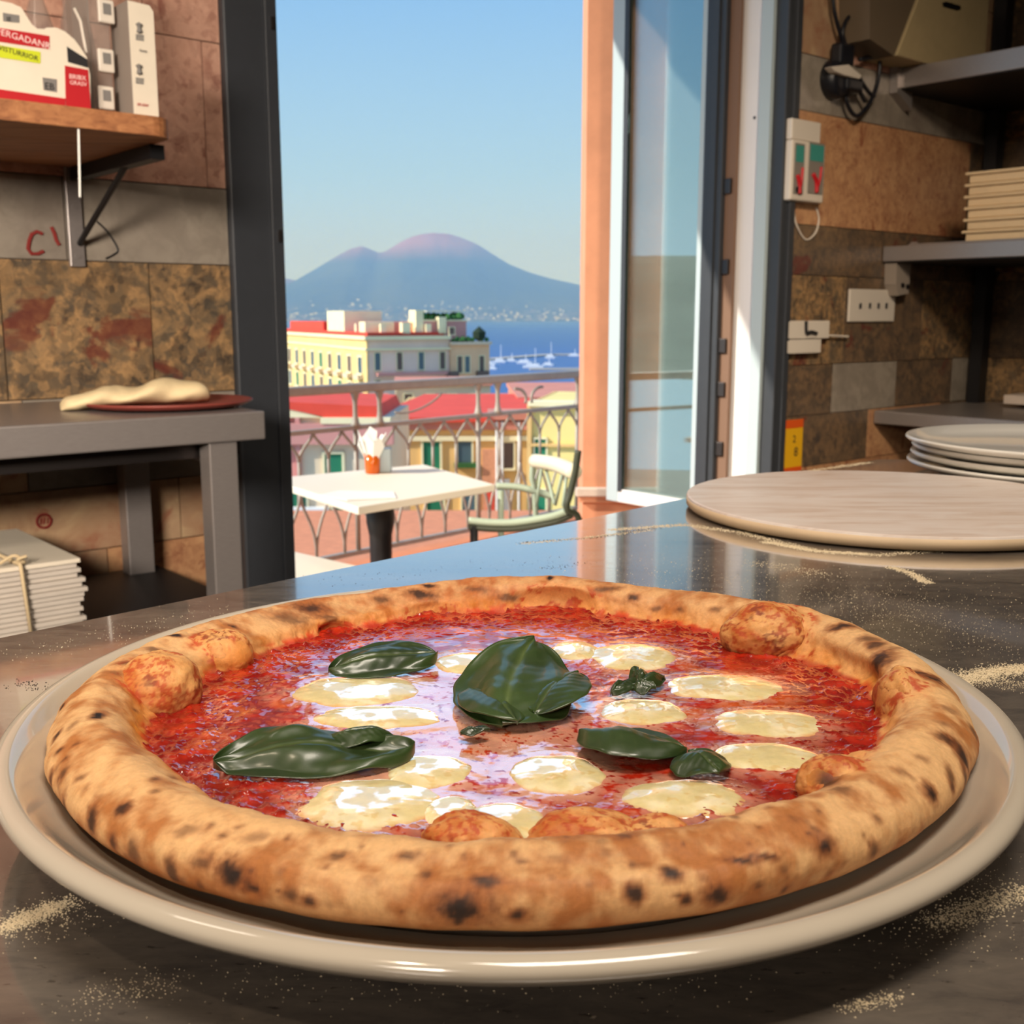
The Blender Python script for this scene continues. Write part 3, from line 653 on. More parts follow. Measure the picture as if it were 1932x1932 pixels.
# filler houses lower down
for nm, lab, px, D, lu, lv, top, mu in (('cream_house', 'cream house half hidden under the far palazzo', 540, 100, 8.6, 9, 762, 'cream2'), ('grey_house', 'grey house with small dark windows below the mauve palazzo front', 745, 112, 9.5, 12, 728, 'beige'),
                                   ('white_house', 'pale house with flat roof right of the red roof', 908, 95, 5, 10, 764, 'cream2')):
    t, T = facade_block(nm, lab, (xat(px, D), D), .1, lu, lv, SEA, zat(top, D), mu, mu)
    MB().box(-.2, lu+.2, -.2, lv, zat(top, D), zat(top, D)+.3, T).build('roof', 'pinkroof', t)
    for i in range(int(lu/2.2)): win(T, t, 1.2+i*2.2, zat(top, D)-1.3, .8, 1.0, 'windark')
# terracotta terrace below
tr_ = tag(MB().box(-12, 14, 26, 40, -8.5, zat(1010, 36)).build('roof_terrace', 'terracotta'), 'terracotta paved roof terrace seen between the balusters', 'terrace')
# quays and yachts
def quay(name, label, pts, w=9):
    b = MB()
    for (x0, y0), (x1, y1) in zip(pts[:-1], pts[1:]):
        d = Vector((x1-x0, y1-y0, 0)); n = Vector((-d.y, d.x, 0)).normalized()*w
        b.prism([(x0-n.x, y0-n.y), (x1-n.x, y1-n.y), (x1+n.x, y1+n.y), (x0+n.x, y0+n.y)], lambda a, c, h: Vector((a, c, h)), SEA, SEA+2.2)
    return tag(b.build(name, 'quay'), label, 'quay')
quay('harbour_quay', 'long pale quay crossing the blue bay at the right', [(-60, 1500), (60, 1740), (400, 1780)])
quay('harbour_jetty', 'short jetty nearer than the long quay', [(20, 1270), (400, 1290)], 5)
yl = ['largest white yacht moored at the left end of the quay', 'white yacht second from the left on the quay', 'small white boat in the middle of the row of moored boats', 'white motor yacht right of the middle of the moored row',
      'white boat moored nearest the jetty', 'white boat at the right end of the moored row', 'tall masted white sailing boat on the quay', 'small white boat moored in front of the row', 'white boat farthest out along the quay']
for k, (px, py, ln, h) in enumerate(((922, 690, 26, 6), (945, 684, 20, 5), (966, 682, 17, 4), (992, 686, 24, 5), (1010, 694, 30, 5), (1036, 690, 16, 4), (1040, 676, 18, 5), (930, 697, 14, 3), (1085, 672, 20, 4))):
    p = onz(px, py, SEA); t = thing('yacht', yl[k], 'boat', p, 'yachts moored in the harbour')
    Tb = lambda a, b_, h_: Vector((p.x+a, p.y+b_, SEA+h_))
    MB().prism([(-ln/2, -3), (ln*.3, -3), (ln/2, 0), (ln*.3, 3), (-ln/2, 3)], Tb, 0, h*.55).build('hull', 'boat', t)
    MB().box(-ln*.35, ln*.15, -2.2, 2.2, h*.55, h, Tb).build('cabin', 'boat', t)
    MB().tube([Tb(0, 0, h*.5), Tb(0, 0, h+(18 if k in (4, 6, 1) else 7))], .45, 5).build('mast', 'boat', t)
# the volcano: a height field 14 km away
prof = [(300, 612), (440, 585), (528, 545), (560, 530), (600, 508), (640, 485), (665, 472), (686, 467), (702, 473), (718, 480), (732, 476), (745, 468), (762, 458), (780, 450), (800, 445), (820, 443), (850, 445), (872, 452), (895, 461), (910, 469), (930, 482),
        (960, 500), (1000, 516), (1040, 527), (1100, 540), (1200, 556), (1400, 580), (1700, 606), (2300, 612)]
px_ = np.array([p[0] for p in prof]); ph = 14000*(HY-np.array([p[1] for p in prof]))/2133 + CZ
xs = np.linspace(-5600, 7000, 421); ys = np.linspace(11200, 17500, 150)
X, Y = np.meshgrid(xs, ys, indexing='ij')
H = np.interp(X/14000*2133+966, px_, ph) - SEA
yy = (Y-14000); bell = np.where(yy < 0, np.clip(1+yy/2900, 0, 1)**1.35, np.clip(1-yy/3600, 0, 1)**1.3)
Pn = np.stack([X.ravel(), Y.ravel(), np.zeros(X.size)], -1)
gul = fbm(np.stack([X.ravel()*1.5+Y.ravel()*.1, Y.ravel()*.35, np.zeros(X.size)], -1), .0016, 5).reshape(X.shape)
gul2 = np.abs(fbm(Pn, .0011, 4, off=9).reshape(X.shape))
Z = SEA - 8 + (H+8)*bell*(1 + .10*gul*(1-bell)*1.5) - 60*gul2*(1-bell)*bell*3
V = np.stack([X.ravel(), Y.ravel(), Z.ravel()], -1)
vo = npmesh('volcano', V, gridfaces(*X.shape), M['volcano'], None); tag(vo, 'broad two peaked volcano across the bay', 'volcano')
# low far ridge behind its right flank and hill to the left of the bay
def ridge(name, label, pts, Y0, dep, mat, cat='hill'):
    x = np.linspace(pts[0][0], pts[-1][0], 120); h = np.interp(x, [p[0] for p in pts], [p[1] for p in pts])
    yv = np.linspace(-dep, dep, 24); A, B = np.meshgrid(x, yv, indexing='ij'); hh = np.interp(A, x, h)*(1-(np.abs(B)/dep))**1.1
    Vv = np.stack([A.ravel(), (B+Y0).ravel(), hh.ravel()+SEA-5], -1); Vv[:, 2] += fbm(Vv, 1/(dep*.8), 4)*hh.ravel()*.08
    return tag(npmesh(name, Vv, gridfaces(*A.shape), mat, None), label, cat)
ridge('far_ridge', 'faint distant ridge right of the volcano', [(-1500, 0), (1500, 500), (3300, 1270), (4600, 900), (9000, 300)], 26000, 2500, M['volcano'])
ridge('far_slope', 'low distant slope left behind the volcano', [(-14000, 300), (-6300, 1250), (-4300, 700), (-2000, 0)], 25000, 2500, M['volcano'])
# town on the far shore at its foot: tiny houses
b = MB(); rt = random.Random(11)
for k in range(170):
    x = rt.uniform(-2600, 1600); i = int((x+5600)/12600*420); yy_ = rt.triangular(11250, 12300, 11350); j = int((yy_-11200)/6300*149)
    z = float(Z[i, j]); s = rt.uniform(8, 20)
    if z < SEA+1: z = SEA+1
    b.box(x, x+s*1.6, yy_, yy_+s, z-8, z+rt.uniform(8, 26))
to = b.build('shore_town', 'cream2'); tag(to, 'pale houses scattered along the far shore under the volcano', 'town', kind='stuff')
# sunlit hill and houses on the left, outside the frame, that the glazed leaf mirrors
xh = np.linspace(-2600, -900, 60); yh = np.linspace(-400, 1500, 60); A, B = np.meshgrid(xh, yh, indexing='ij')
hh = 150*np.exp(-((A+1700)/520)**2)*(.6+.4*np.cos(B/600)); Vv = np.stack([A.ravel(), B.ravel(), hh.ravel()+SEA-2], -1); Vv[:, 2] += 10*fbm(Vv, 1/200, 4)
tag(npmesh('coast_hill', Vv, gridfaces(60, 60), plain('hill_green', (96, 104, 84), .95, var=.3, scale=.02), None), 'wooded hill beyond the left of the balcony, mirrored in the open leaf', 'hill')
# thin sea haze over the bay
hm = bpy.data.materials.new('sea_haze'); hm.use_nodes = True; hn = hm.node_tree; hn.nodes.clear(); ho = hn.nodes.new('ShaderNodeOutputMaterial')
hv = hn.nodes.new('ShaderNodeVolumeScatter'); hv.inputs['Color'].default_value = (.25, .47, 1, 1); hv.inputs['Density'].default_value = 1.7e-4; hv.inputs['Anisotropy'].default_value = 0
hn.links.new(hv.outputs[0], ho.inputs['Volume'])
hz_ = MB().box(-9000, 9000, 1900, 13900, SEA+.5, 900).build('bay_haze', hm); tag(hz_, 'thin blue haze hanging over the bay before the volcano', 'haze', kind='stuff')
#@@OUTDOORS_END
# ================================================================== INDOORS, LEFT OF THE WINDOW
def P2(px, py, d): q = ond(px, py, d); return (q.x, q.z)
st = thing('steel_work_table', 'stainless steel work table with dark lower shelf against the left wall', 'table', L(-.9, -.3, 0))
MB().box(-2.2, 0, -.6, -.012, .838, .90, L).build('tabletop', 'steel', st, bevel=.004)
MB().box(-2.19, -.03, -.53, -.06, .80, .838, L).build('apron', 'steeldark', st)
MB().box(-2.15, -.03, -.56, -.03, .44, .462, L).build('lower_shelf', 'black', st, bevel=.003)
a0 = ond(402, 1000, -.59).x; a1 = ond(455, 1000, -.59).x
for s0, d0 in ((a0, -.59), (a0, -.10), (-2.14, -.59), (-2.14, -.10)):
    MB().box(s0, s0+a1-a0, d0, d0+.05, 0, .838, L).build('leg', 'steel', st, bevel=.003)
    MB().box(s0+.01, s0+a1-a0-.01, d0+.01, d0+.04, -.0, .02, L).build('foot', 'blackplastic', st)
MB().tube([L(*ond(335, 848, -.05)), L(*ond(385, 872, -.05))], .004, 6).build('brace', 'steel', st)
tcen = L(-.118, -.36, .9)
tr = MB().lathe([(.12, .0), (.170, .004), (.188, .012), (.190, .016), (.186, .017), (.168, .009), (0, .006)], tcen, 64)
tag(tr.build('round_tray', 'trayred', smooth=True), 'round brick red tray on the steel table', 'tray')
# folded floured dough lying partly on the tray
n, mm_ = 60, 28; S = np.linspace(0, 1, n); V = []
for i, t in enumerate(S):
    s = -.345+.315*t; w = .05*(max(0, 1-(2*t-1)**8)**.5)*(.85+.25*t)+.002; h = (.0165+.0085*sstep(.2, .8, t))*(max(0, 1-(2*t-1)**10)**.5)+.001
    d = -.33-.05*t; zb = .9015 + .008*sstep(.05, .3, t)
    for k in range(mm_):
        a = 2*math.pi*k/mm_; tw = 1+.16*math.sin(a*2+t*16)*math.sin(math.pi*t)
        p = L(s, d+w*math.cos(a)*tw, zb + h*(1+math.sin(a))*tw); V.append((p.x, p.y, p.z))
    
V = np.array(V); V[:, 2] += .0014*perlin(V*40); F = gridfaces(n, mm_, wrapm=True)
dg = npmesh('folded_dough', V, F, M['dough'], None); tag(dg, 'long floured piece of folded dough half lying on the red tray', 'dough')
# wooden shelf on steel brackets
sh = thing('wooden_shelf', 'pine shelf on a dark steel bracket on the left marble wall', 'shelf', L(-1, -.3, 1.45))
SB, ST = 1.452, 1.490; pts = [(-2.4, -.6)] + [(-.172-.045*(1-math.sin(a)), -.555-.045*math.sin(a)*0-.045*(math.cos(a))) for a in np.linspace(0, math.pi/2, 7)] + [(-.172, -.012), (-2.4, -.012)]
for k in range(3):        # three planks
    d0, d1 = [(-.6, -.41), (-.41, -.21), (-.21, -.012)][k]
    pp = [(-2.4, d0)] + ([(-.217+.045*math.sin(a), -.555-.045*math.cos(a)) for a in np.linspace(0, math.pi/2, 7)] if k == 0 else [(-.172, d0)]) + [(-.172, d1-.0012), (-2.4, d1-.0012)]
    MB().prism(pp, lambda a, b_, h: L(a, b_, h), SB, ST).build('plank', 'wood', sh, bevel=.002)
def bracket(s, par):
    b0 = MB().box(s-.018, s+.018, -.022, -.010, 1.22, SB, L).build('bracket_plate', 'steel', par, bevel=.002)
    MB().box(s-.005, s+.025, -.50, -.02, SB-.030, SB-.001, L).build('bracket_arm', 'black', par)
    MB().tube([L(s+.01, -.34, SB-.02), L(s+.005, -.025, 1.275)], .007, 8).build('bracket_strut', 'black', par)
    for z in (1.245, 1.36): MB().tube([L(s, -.024, z), L(s, -.021, z)], .007, 10).build('bolt', 'steel', par)
sb_ = ond(140, 430, -.01).x
bracket(sb_, sh); bracket(sb_-1.3, sh)
c0 = ond(148, 240, -.592); c1 = ond(153, 372, -.592)
tag(MB().tube([L(c0.x, -.592, SB-.001), L(c1.x-.002, -.592, c1.z)], .0022, 6).build('hanging_cord', 'napkin'), 'thin white cord hanging from the front edge of the pine shelf', 'cord')
tag(MB().tube(curve([L(*ond(x, y, -.012)) for x, y in ((183, 418), (205, 440), (222, 470), (215, 480), (200, 488))], 5), .0022, 6).build('wire_hook', 'black'), 'bent dark wire on the grey marble beside the shelf bracket', 'wire')
# cartons on the shelf
dC = -.55
out = [(-60, 0), (0, 1), (22, 6), (40, 14), (50, 30), (60, 46), (70, 54), (84, 55), (88, 52), (106, 52), (122, 59), (140, 74), (152, 90), (164, 108), (166, 124), (170, 140), (171, 202), (-60, 190)]
pc = [P2(x, y, dC) for x, y in out]; pc[-2] = (pc[-2][0], ST+.001); pc[-1] = (pc[-1][0], ST+.001)
ct = thing('display_carton', 'white display carton with red and lime bands on the pine shelf', 'carton', L(-.42, -.4, ST))
MB().prism(pc, TW, dC, dC+.22).build('carton_body', 'cardw', ct)
def patch(name, pix, mat, par, d=dC, t=.0012, zc=None):
    p = [P2(x, y, d) for x, y in pix]
    if zc: p = [(a, max(b_, zc)) for a, b_ in p]
    return MB().prism(p, TW, d-t, d-.0002).build(name, mat, par)
patch('red_band', [(-60, 43), (93, 68), (93, 93), (-60, 70)], 'red', ct)
patch('lime_band', [(-60, 76), (76, 98), (76, 120), (-60, 100)], 'lime', ct)
patch('red_base_band', [(-60, 160), (123, 186), (123, 210), (-60, 190)], 'red', ct, zc=ST+.001)
patch('red_corner_panel', [(122, 124), (166, 132), (171, 205), (124, 205)], 'red', ct, t=.0014, zc=ST+.001)
patch('cut_out_handle', [(126, 88), (164, 112), (166, 128), (128, 117)], 'ink', ct)
patch('grey_stamp', [(80, 146), (107, 150), (107, 174), (82, 170)], 'greyink', ct)
patch('grey_stamp', [(5, 24), (36, 29), (36, 43), (6, 40)], 'greyink', ct)
WV = (W.x, W.y, 0)
def tilt(a): return (W.x*math.cos(a), W.y*math.cos(a), math.sin(a)), (-W.x*math.sin(a), -W.y*math.sin(a), math.cos(a))
def ctext(s, px, py, d, hpx, mat, par, name='lettering', ang=0.0, squeeze=1):
    q = ond(px, py, d); h = abs(ond(px, py, d).z - ond(px, py-hpx, d).z)
    x, z = tilt(ang); o = text(name, s, h*1.38, mat, L(q.x, d-.0016, q.z), x, z, par); return o
ctext('FERGADANR', -8, 64, dC, 13, 'whiteink', ct, ang=-.14)
ctext('WISTURRIOR', -10, 92, dC, 10, 'ink', ct, ang=-.15)
ctext('BRIBX', 130, 148, dC, 9, 'whiteink', ct); ctext('GRASV', 131, 159, dC, 8, 'whiteink', ct)
ctext('EB', 84, 168, dC, 13, 'ink', ct); ctext('IE', 12, 40, dC, 9, 'ink', ct)
# smoky clear organiser with clips
og = thing('clear_organiser', 'smoky clear plastic organiser with three clips between the cartons', 'organiser', L(-.25, -.4, ST))
s0, s1 = ond(173, 150, -.5).x, ond(214, 150, -.5).x
MB().box(s0, s1, -.50, -.36, ST+.001, 1.86, L).build('drawer_body', 'clearbox', og, bevel=.004)
MB().box(s0+.005, s1-.004, -.40, -.37, ST+.003, 1.85, L).build('back_panel', 'greybox', og)
for y in (22, 115, 185):
    q = ond(202, y, -.505); MB().box(q.x-.018, q.x+.014, -.508, -.50, q.z-.022, q.z+.022, L).build('clip', 'plwhite', og, bevel=.003)
    MB().box(q.x-.009, q.x+.006, -.510, -.507, q.z-.006, q.z+.014, L).build('clip_slot', 'greyink', og)
MB().tube([L(*ond(140, 15, -.52)), L(*ond(152, 40, -.52)), L(*ond(163, 100, -.52))], .003, 6).build('edge_rim', 'plwhite', og)
# bottles of glass standing behind the carton
for k, (px, sc) in enumerate(((70, 1.0), (140, 1.08))):
    q = ond(px, 100, -.22); p = L(q.x, -.24, ST+.001)
    b_ = MB().lathe([(.036, 0), (.040, .01), (.040, .16*sc), (.030, .22*sc), (.014, .27*sc), (.014, .33*sc), (.017, .335*sc), (.017, .35*sc), (0, .35*sc)], p, 24).build('glass_bottle', 'clearbox', smooth=True)
    tag(b_, ['smoky glass bottle behind the white carton, nearer its left', 'smoky glass bottle behind the white carton, next to the organiser'][k], 'bottle', 'bottles on the pine shelf')
tb_ = thing('tall_carton', 'tall narrow white carton at the right end of the pine shelf', 'carton', L(-.15, -.4, ST))
s0, s1 = ond(249, 150, dC).x, ond(296, 150, dC).x; dep = .0
sd0 = ons(216, 150, s0).y
MB().prism([(s0, ST+.001), (s1, ST+.001), (s1, ond(290, 22, dC).z), (ond(282, 12, dC).x, ond(280, 10, dC).z), (s0, ond(250, 2, dC).z)], TW, dC, sd0).build('carton_body', 'cardw', tb_)
MB().box(s0-.0015, s0, dC, sd0, ST+.001, ond(250, 2, dC).z, L).build('grey_side', 'greybox', tb_)
for y, w_ in ((52, 4), (130, 4)):
    q = ond(262, y, dC); MB().lathe([(0, 0), (.006, .003), (.004, .012), (.007, .018), (0, .022)], L(q.x, dC-.001, q.z-.012), 8).build('printed_figure', 'greyink', tb_)
for k, y in enumerate((66, 70, 74, 148, 152, 156)):
    q = ond(258, y, dC); MB().box(q.x-.002, q.x+.014, dC-.001, dC-.0002, q.z-.0015, q.z+.0015, L).build('print_line', 'greyink', tb_)
ctext('SPI-SNV', 258, 199, dC, 5, 'red', tb_); ctext('Gama', 262, 97, dC, 5, 'greyink', tb_)
# tied stack of flat cardboard boxes on the lower shelf
bt_z = .4625; rgt = ond(150, 1110, -.55).x; ztop = ond(140, 1052, -.55).z; NB = 8; bh = (ztop-bt_z)/NB
names = ['topmost', 'second from the top', 'third from the top', 'fourth from the top', 'fifth from the top', 'sixth from the top', 'seventh from the top', 'lowest']
for k in range(NB):
    r_ = random.Random(k+3); o_ = r_.uniform(-.008, .010); zz = ztop-(k+1)*bh
    pb = thing('pizza_box', 'flat white cardboard box, %s in the string tied stack' % names[k], 'box', L(rgt-.2, -.36, zz), 'tied flat boxes on the lower shelf')
    MB().box(rgt-.42+o_, rgt+o_, -.555-o_*.4, -.15, zz+.0006, zz+bh*.55, L).build('tray_half', 'cardgrey', pb)
    MB().box(rgt-.425+o_, rgt+.006+o_, -.560-o_*.4, -.145, zz+bh*.55, zz+bh*.96, L).build('lid', 'cardw' if k == 0 else 'cardgrey', pb)
    MB().prism([(rgt+.006+o_, zz+bh*.5), (rgt+.020+o_, zz+bh*.2), (rgt+.018+o_, zz+bh*.05), (rgt+.004+o_, zz+bh*.4)], TW, -.50, -.47).build('tab', 'cardgrey', pb)
ss = ond(40, 1100, -.562).x; b = MB()
b.tube([L(ss, -.14, bt_z+.003), L(ss, -.14, ztop+.004), L(ss-.01, -.35, ztop+.004), L(ss, -.567, ztop+.004), L(ss, -.571, ztop-.01), L(ss+.01, -.571, bt_z+.004)], .004, 6)
b.tube(curve([L(ss-.03, -.54, ztop+.006), L(ss-.008, -.56, ztop+.022), L(ss+.01, -.56, ztop+.006), L(ss-.004, -.565, ztop+.014), L(ss+.012, -.57, ztop+.02)]), .0035, 6)
tag(b.build('binding_string', 'string', smooth=True), 'knotted pale string tying the stack of flat boxes', 'string')
# ================================================================== INDOORS, RIGHT
RS = 3.33
rk = thing('steel_rack', 'stainless shelving with black posts in the dark right corner', 'shelving', L(3.8, -1.1, 0))
for z0_, z1_, nm in ((2.058, 2.140, 'shelf'), (1.337, 1.402, 'shelf'), (.625, .682, 'shelf')):
    MB().box(RS, SR-.012, -2.3, -.012, z0_, z1_, L).build(nm, 'steel', rk, bevel=.003)
    MB().box(RS+.01, SR-.012, -2.29, -.02, z0_-.004, z0_+.001, L).build('underside', 'black', rk)
for s, d in ((4.10, -.10), (4.10, -1.1), (4.10, -2.25)):
    MB().box(s, s+.07, d, d+.06, 0, 2.9, L).build('post', 'black', rk)
MB().prism([(RS+.02, 1.336), (RS+.14, 1.336), (RS+.13, 1.20), (RS+.05, 1.19), (RS+.025, 1.24)], TW, -.07, -.012).build('shelf_bracket', plain('zinc_bracket', (150, 138, 126), .5), rk)
for q in ((RS+.075, 1.235), (RS+.115, 1.23)): MB().tube([L(q[0], -.076, q[1]), L(q[0], -.068, q[1])], .011, 10).build('bolt', 'black', rk)
MB().prism([(RS-.03, 2.20), (RS+.10, 2.20), (RS+.10, 1.98), (RS-.02, 2.04)], TW, -.05, -.012).build('shelf_bracket', 'steel', rk)
MB().box(3.95, 4.2, -.62, -.30, .70, .74, L).build('inner_ledge', 'ledge', rk)
tl = thing('baking_sheet', 'thin steel baking sheet under the stacked dough trays', 'baking sheet', L(3.6, -.5, 1.402))
MB().box(RS+.02, RS+.5, -.9, -.12, 1.4025, 1.409, L).build('sheet_plate', 'steel', tl, bevel=.002)
MB().tube([L(RS+.06, -.14, 1.412), L(RS+.06, -.11, 1.412)], .008, 8).build('sheet_handle', 'steel', tl)
nm_ = ['bottom', 'second from the bottom', 'third from the bottom', 'fourth from the bottom', 'fifth from the bottom', 'top']
zb = 1.4095; th_ = .0475
for k in range(6):
    o_ = random.Random(k+30).uniform(-.008, .008)
    t = thing('dough_tray', 'cream plastic dough tray, %s of the stack on the middle steel shelf' % nm_[k], 'tray', L(3.7, -.8, zb+k*th_), 'stacked cream dough trays')
    MB().box(3.43+o_, 3.93+o_, -1.25, -.335+o_, zb+k*th_+.0005, zb+k*th_+th_*.72, L).build('tray_body', 'boxcream', t, bevel=.006)
    MB().box(3.418+o_, 3.94+o_, -1.26, -.322+o_, zb+k*th_+th_*.72, zb+k*th_+th_*.985, L).build('tray_rim', 'boxcream', t, bevel=.004)
cb = thing('cream_appliance', 'cream enamel appliance with slanted side on the top steel shelf', 'appliance', L(3.7, -.3, 2.14))
dA_ = -.16; sa, sb2, sc = ond(1692, 100, dA_).x, ond(1735, -10, dA_).x, ond(1863, 60, dA_).x; zh = ond(1735, -60, dA_).z
MB().prism([(sa, 2.142), (sc, 2.142), (sc, zh), (sb2+.06, zh), (sb2, ond(1728, -10, dA_).z)], TW, dA_, -.012).build('body', 'creambox', cb, bevel=.006)
MB().prism([(ond(1645, 80, dA_).x, 2.18), (sa-.002, 2.142), (sb2-.004, ond(1728, -10, dA_).z), (sb2+.055, zh), (ond(1640, 0, dA_).x, zh)], TW, dA_+.01, -.012).build('side_panel', plain('taupe_panel', (104, 90, 72), .6), cb)
q = ond(1797, 12, dA_); MB().prism([P2(x, y, dA_-.001) for x, y in ((1778, 6), (1784, 3), (1812, 11), (1813, 18), (1806, 20), (1780, 13))], TW, dA_-.002, dA_).build('slot', 'black', cb)
db_ = thing('dark_oven', 'dark oven with pale trim strip at the upper right corner', 'oven', L(3.8, -.9, 2.141))
MB().box(3.48, 4.05, -1.35, -.55, 2.142, 2.7, L).build('body', 'black', db_)
MB().box(3.470, 3.48, -1.35, -.55, 2.30, 2.318, L).build('trim_strip', 'creambox', db_)
# control box on the wall
cx_ = thing('control_box', 'white control box with teal and red windows beside the window frame', 'control box', L(2.8, -.03, 1.56))
s0, s1, z0_, z1_ = ond(1494, 300, -.06).x, ond(1560, 240, -.06).x, ond(1545, 383, -.06).z, ond(1545, 270, -.06).z
MB().box(s0, s1, -.06, -.011, z0_, z1_, L).build('case', 'plwhite', cx_, bevel=.008)
MB().box(s0, s1-.03, -.055, -.011, z1_, ond(1530, 228, -.055).z, L).build('case_top', 'plwhite', cx_, bevel=.006)
for (x0, x1) in ((1499, 1517), (1526, 1554)):
    a, c_ = ond(x0, 300, -.061).x, ond(x1, 300, -.061).x; zt_, zb_ = ond(x1, 272, -.061).z, ond(x1, 368, -.061).z
    MB().box(a, c_, -.063, -.060, zb_, zt_, L).build('window_panel', 'greyp', cx_)
    MB().box(a+.006, c_-.006, -.0645, -.063, zt_-.07, zt_-.008, L).build('teal_display', 'teal', cx_)
    MB().tube(curve([L((a*.75+c_*.25), -.066, zt_-.12), L((a+c_)/2, -.066, zt_-.15), L((a*.45+c_*.55), -.066, zt_-.19)]), .009, 8).build('red_switch', 'redp', cx_, smooth=True)
    MB().tube(curve([L((a*.2+c_*.8), -.066, zt_-.09), L((a*.25+c_*.75), -.066, zt_-.13), L((a*.4+c_*.6), -.066, zt_-.17)]), .006, 8).build('red_switch', 'redp', cx_, smooth=True)
q = ond(1504, 358, -.062); MB().tube([L(q.x, -.068, q.z), L(q.x, -.06, q.z)], .012, 12).build('knob', 'black', cx_)
tag(MB().tube(curve([L(*ond(x, y, -.014)) for x, y in ((1498, 398), (1503, 425), (1520, 452), (1538, 440), (1545, 415), (1540, 392))], 6), .004, 6).build('white_cable', 'plwhite', smooth=True), 'loop of white cable hanging below the control box', 'cable')
# plug cluster
pl_ = thing('plug_adaptor', 'black plug adaptor with looping black cables on the right wall', 'plug', L(2.98, -.05, 2.0))
def WL(pts, d=-.05, n=6): return curve([L(*ond(x, y, d)) for x, y in pts], n)
q = ond(1583, 148, -.05); ps = []
MB().tube([L(q.x, -.075, q.z), L(q.x, -.07, q.z), L(q.x, -.02, q.z), L(q.x, -.012, q.z)], [.05, .072, .078, .075], 20).build('socket_body', 'blackplastic', pl_, smooth=True)
q2 = ond(1590, 105, -.06); MB().box(q2.x-.045, q2.x+.05, -.085, -.03, q2.z-.04, q2.z+.045, L).build('plug_top', 'blackplastic', pl_, bevel=.012)
q3 = ond(1606, 158, -.07); MB().box(q3.x-.05, q3.x+.06, -.09, -.03, q3.z-.03, q3.z+.02, L).build('plug_lower', 'blackplastic', pl_, bevel=.01)
MB().prism([P2(x, y, -.09) for x, y in ((1566, 126), (1600, 122), (1612, 133), (1624, 142), (1620, 150), (1590, 142), (1575, 136))], TW, -.096, -.06).build('white_plug', 'plwhite', pl_, bevel=.004)
for p_ in (((1570, -30), (1574, 20), (1584, 60), (1592, 85)), ((1608, 26), (1596, 40), (1590, 62), (1596, 90)), ((1596, 165), (1598, 195), (1616, 219), (1640, 196), (1655, 160), (1660, 118), (1650, 108), (1622, 112)), ((1622, 150), (1640, 175), (1650, 182)), ((1618, 165), (1632, 192))):
    MB().tube(WL(p_, -.055), .0085, 8).build('cable', 'blackplastic', pl_, smooth=True)
# socket plate, small white boxes, yellow label
sp_ = thing('socket_plate', 'white socket plate with four small holes under the shelf bracket', 'socket', L(3.29, -.02, 1.08))
s0, s1, z0_, z1_ = ond(1602, 575, -.02).x, ond(1688, 575, -.02).x, ond(1645, 607, -.02).z, ond(1645, 546, -.02).z
MB().box(s0, s1, -.022, -.011, z0_, z1_, L).build('plate', 'plwhite', sp_, bevel=.004)
for x in (1623, 1641, 1657, 1672):
    q = ond(x, 577, -.023); MB().tube([L(q.x, -.0235, q.z-.012), L(q.x, -.0235, q.z+.012)], .006, 6).build('socket_hole', 'ink', sp_)
wb = thing('timer_box', 'pair of small white wall boxes with a black hook beside the frame', 'wall box', L(2.8, -.03, .95))
def wbox(x0, y0, x1, y1, d, nm, mt, t=.03): a, c_ = ond(x0, y1, d), ond(x1, y0, d); return MB().box(a.x, c_.x, d, d+t, a.z, c_.z, L).build(nm, mt, wb, bevel=.003)
wbox(1486, 605, 1566, 640, -.045, 'upper_case', 'plwhite', .033); wbox(1484, 640, 1550, 668, -.045, 'lower_case', 'plwhite', .033)
MB().tube(WL(((1521, 606), (1522, 628), (1530, 626), (1541, 629)), -.052, 5), .007, 6).build('black_hook', 'ink', wb)
MB().tube([L(*ond(1548, 632, -.03)), L(*ond(1600, 635, -.03))], .005, 6).build('rod', 'plwhite', wb)
yl_ = thing('warning_label', 'yellow warning label with orange band low beside the window frame', 'label', L(2.75, -.012, .45))
s0, s1, z0_, z1_ = ond(1478, 840, -.012).x, ond(1513, 840, -.012).x, ond(1495, 890, -.012).z, ond(1495, 792, -.012).z
MB().box(s0, s1, -.014, -.0108, z0_, z1_, L).build('sign', 'yellow', yl_)
MB().box(s0, s1, -.0148, -.014, z1_-.035, z1_, L).build('orange_band', 'orangep', yl_); MB().box(s0, s1, -.0148, -.014, z0_, z0_+.02, L).build('orange_band', 'orangep', yl_)
ctext('2', 1495, 835, -.014, 14, 'ink', yl_); ctext('8', 1497, 861, -.014, 18, 'ink', yl_)
q = ond(1497, 828, -.015)
# ================================================================== THE WORKTOP
K = Vector((.396, 1.207, 0)); A0 = Vector((-.251, .526, 0)); dA = (K-A0).normalized(); FL = K - dA*2.05
top = [tuple(FL[:2]), (K.x, K.y), (1.35, 1.16), (1.35, -.55), (FL.x, -.55)]
wt = thing('worktop_counter', 'dark slate worktop dusted with flour under the pizza plate', 'counter', Vector((.3, .3, 0)))
MB().prism(top, lambda a, b_, h: Vector((a, b_, h)), .91, .95).build('worktop', 'slate', wt, bevel=.004)
cc_ = Vector((.35, .2, 0)); ins = [tuple((cc_ + (Vector((p[0], p[1], 0))-cc_)*.93)[:2]) for p in top]
MB().prism(ins, lambda a, b_, h: Vector((a, b_, h)), .08, .91).build('cabinet', 'steeldark', wt)
MB().prism([tuple((cc_ + (Vector((p[0], p[1], 0))-cc_)*.9)[:2]) for p in top], lambda a, b_, h: Vector((a, b_, h)), 0, .08).build('plinth', 'black', wt)
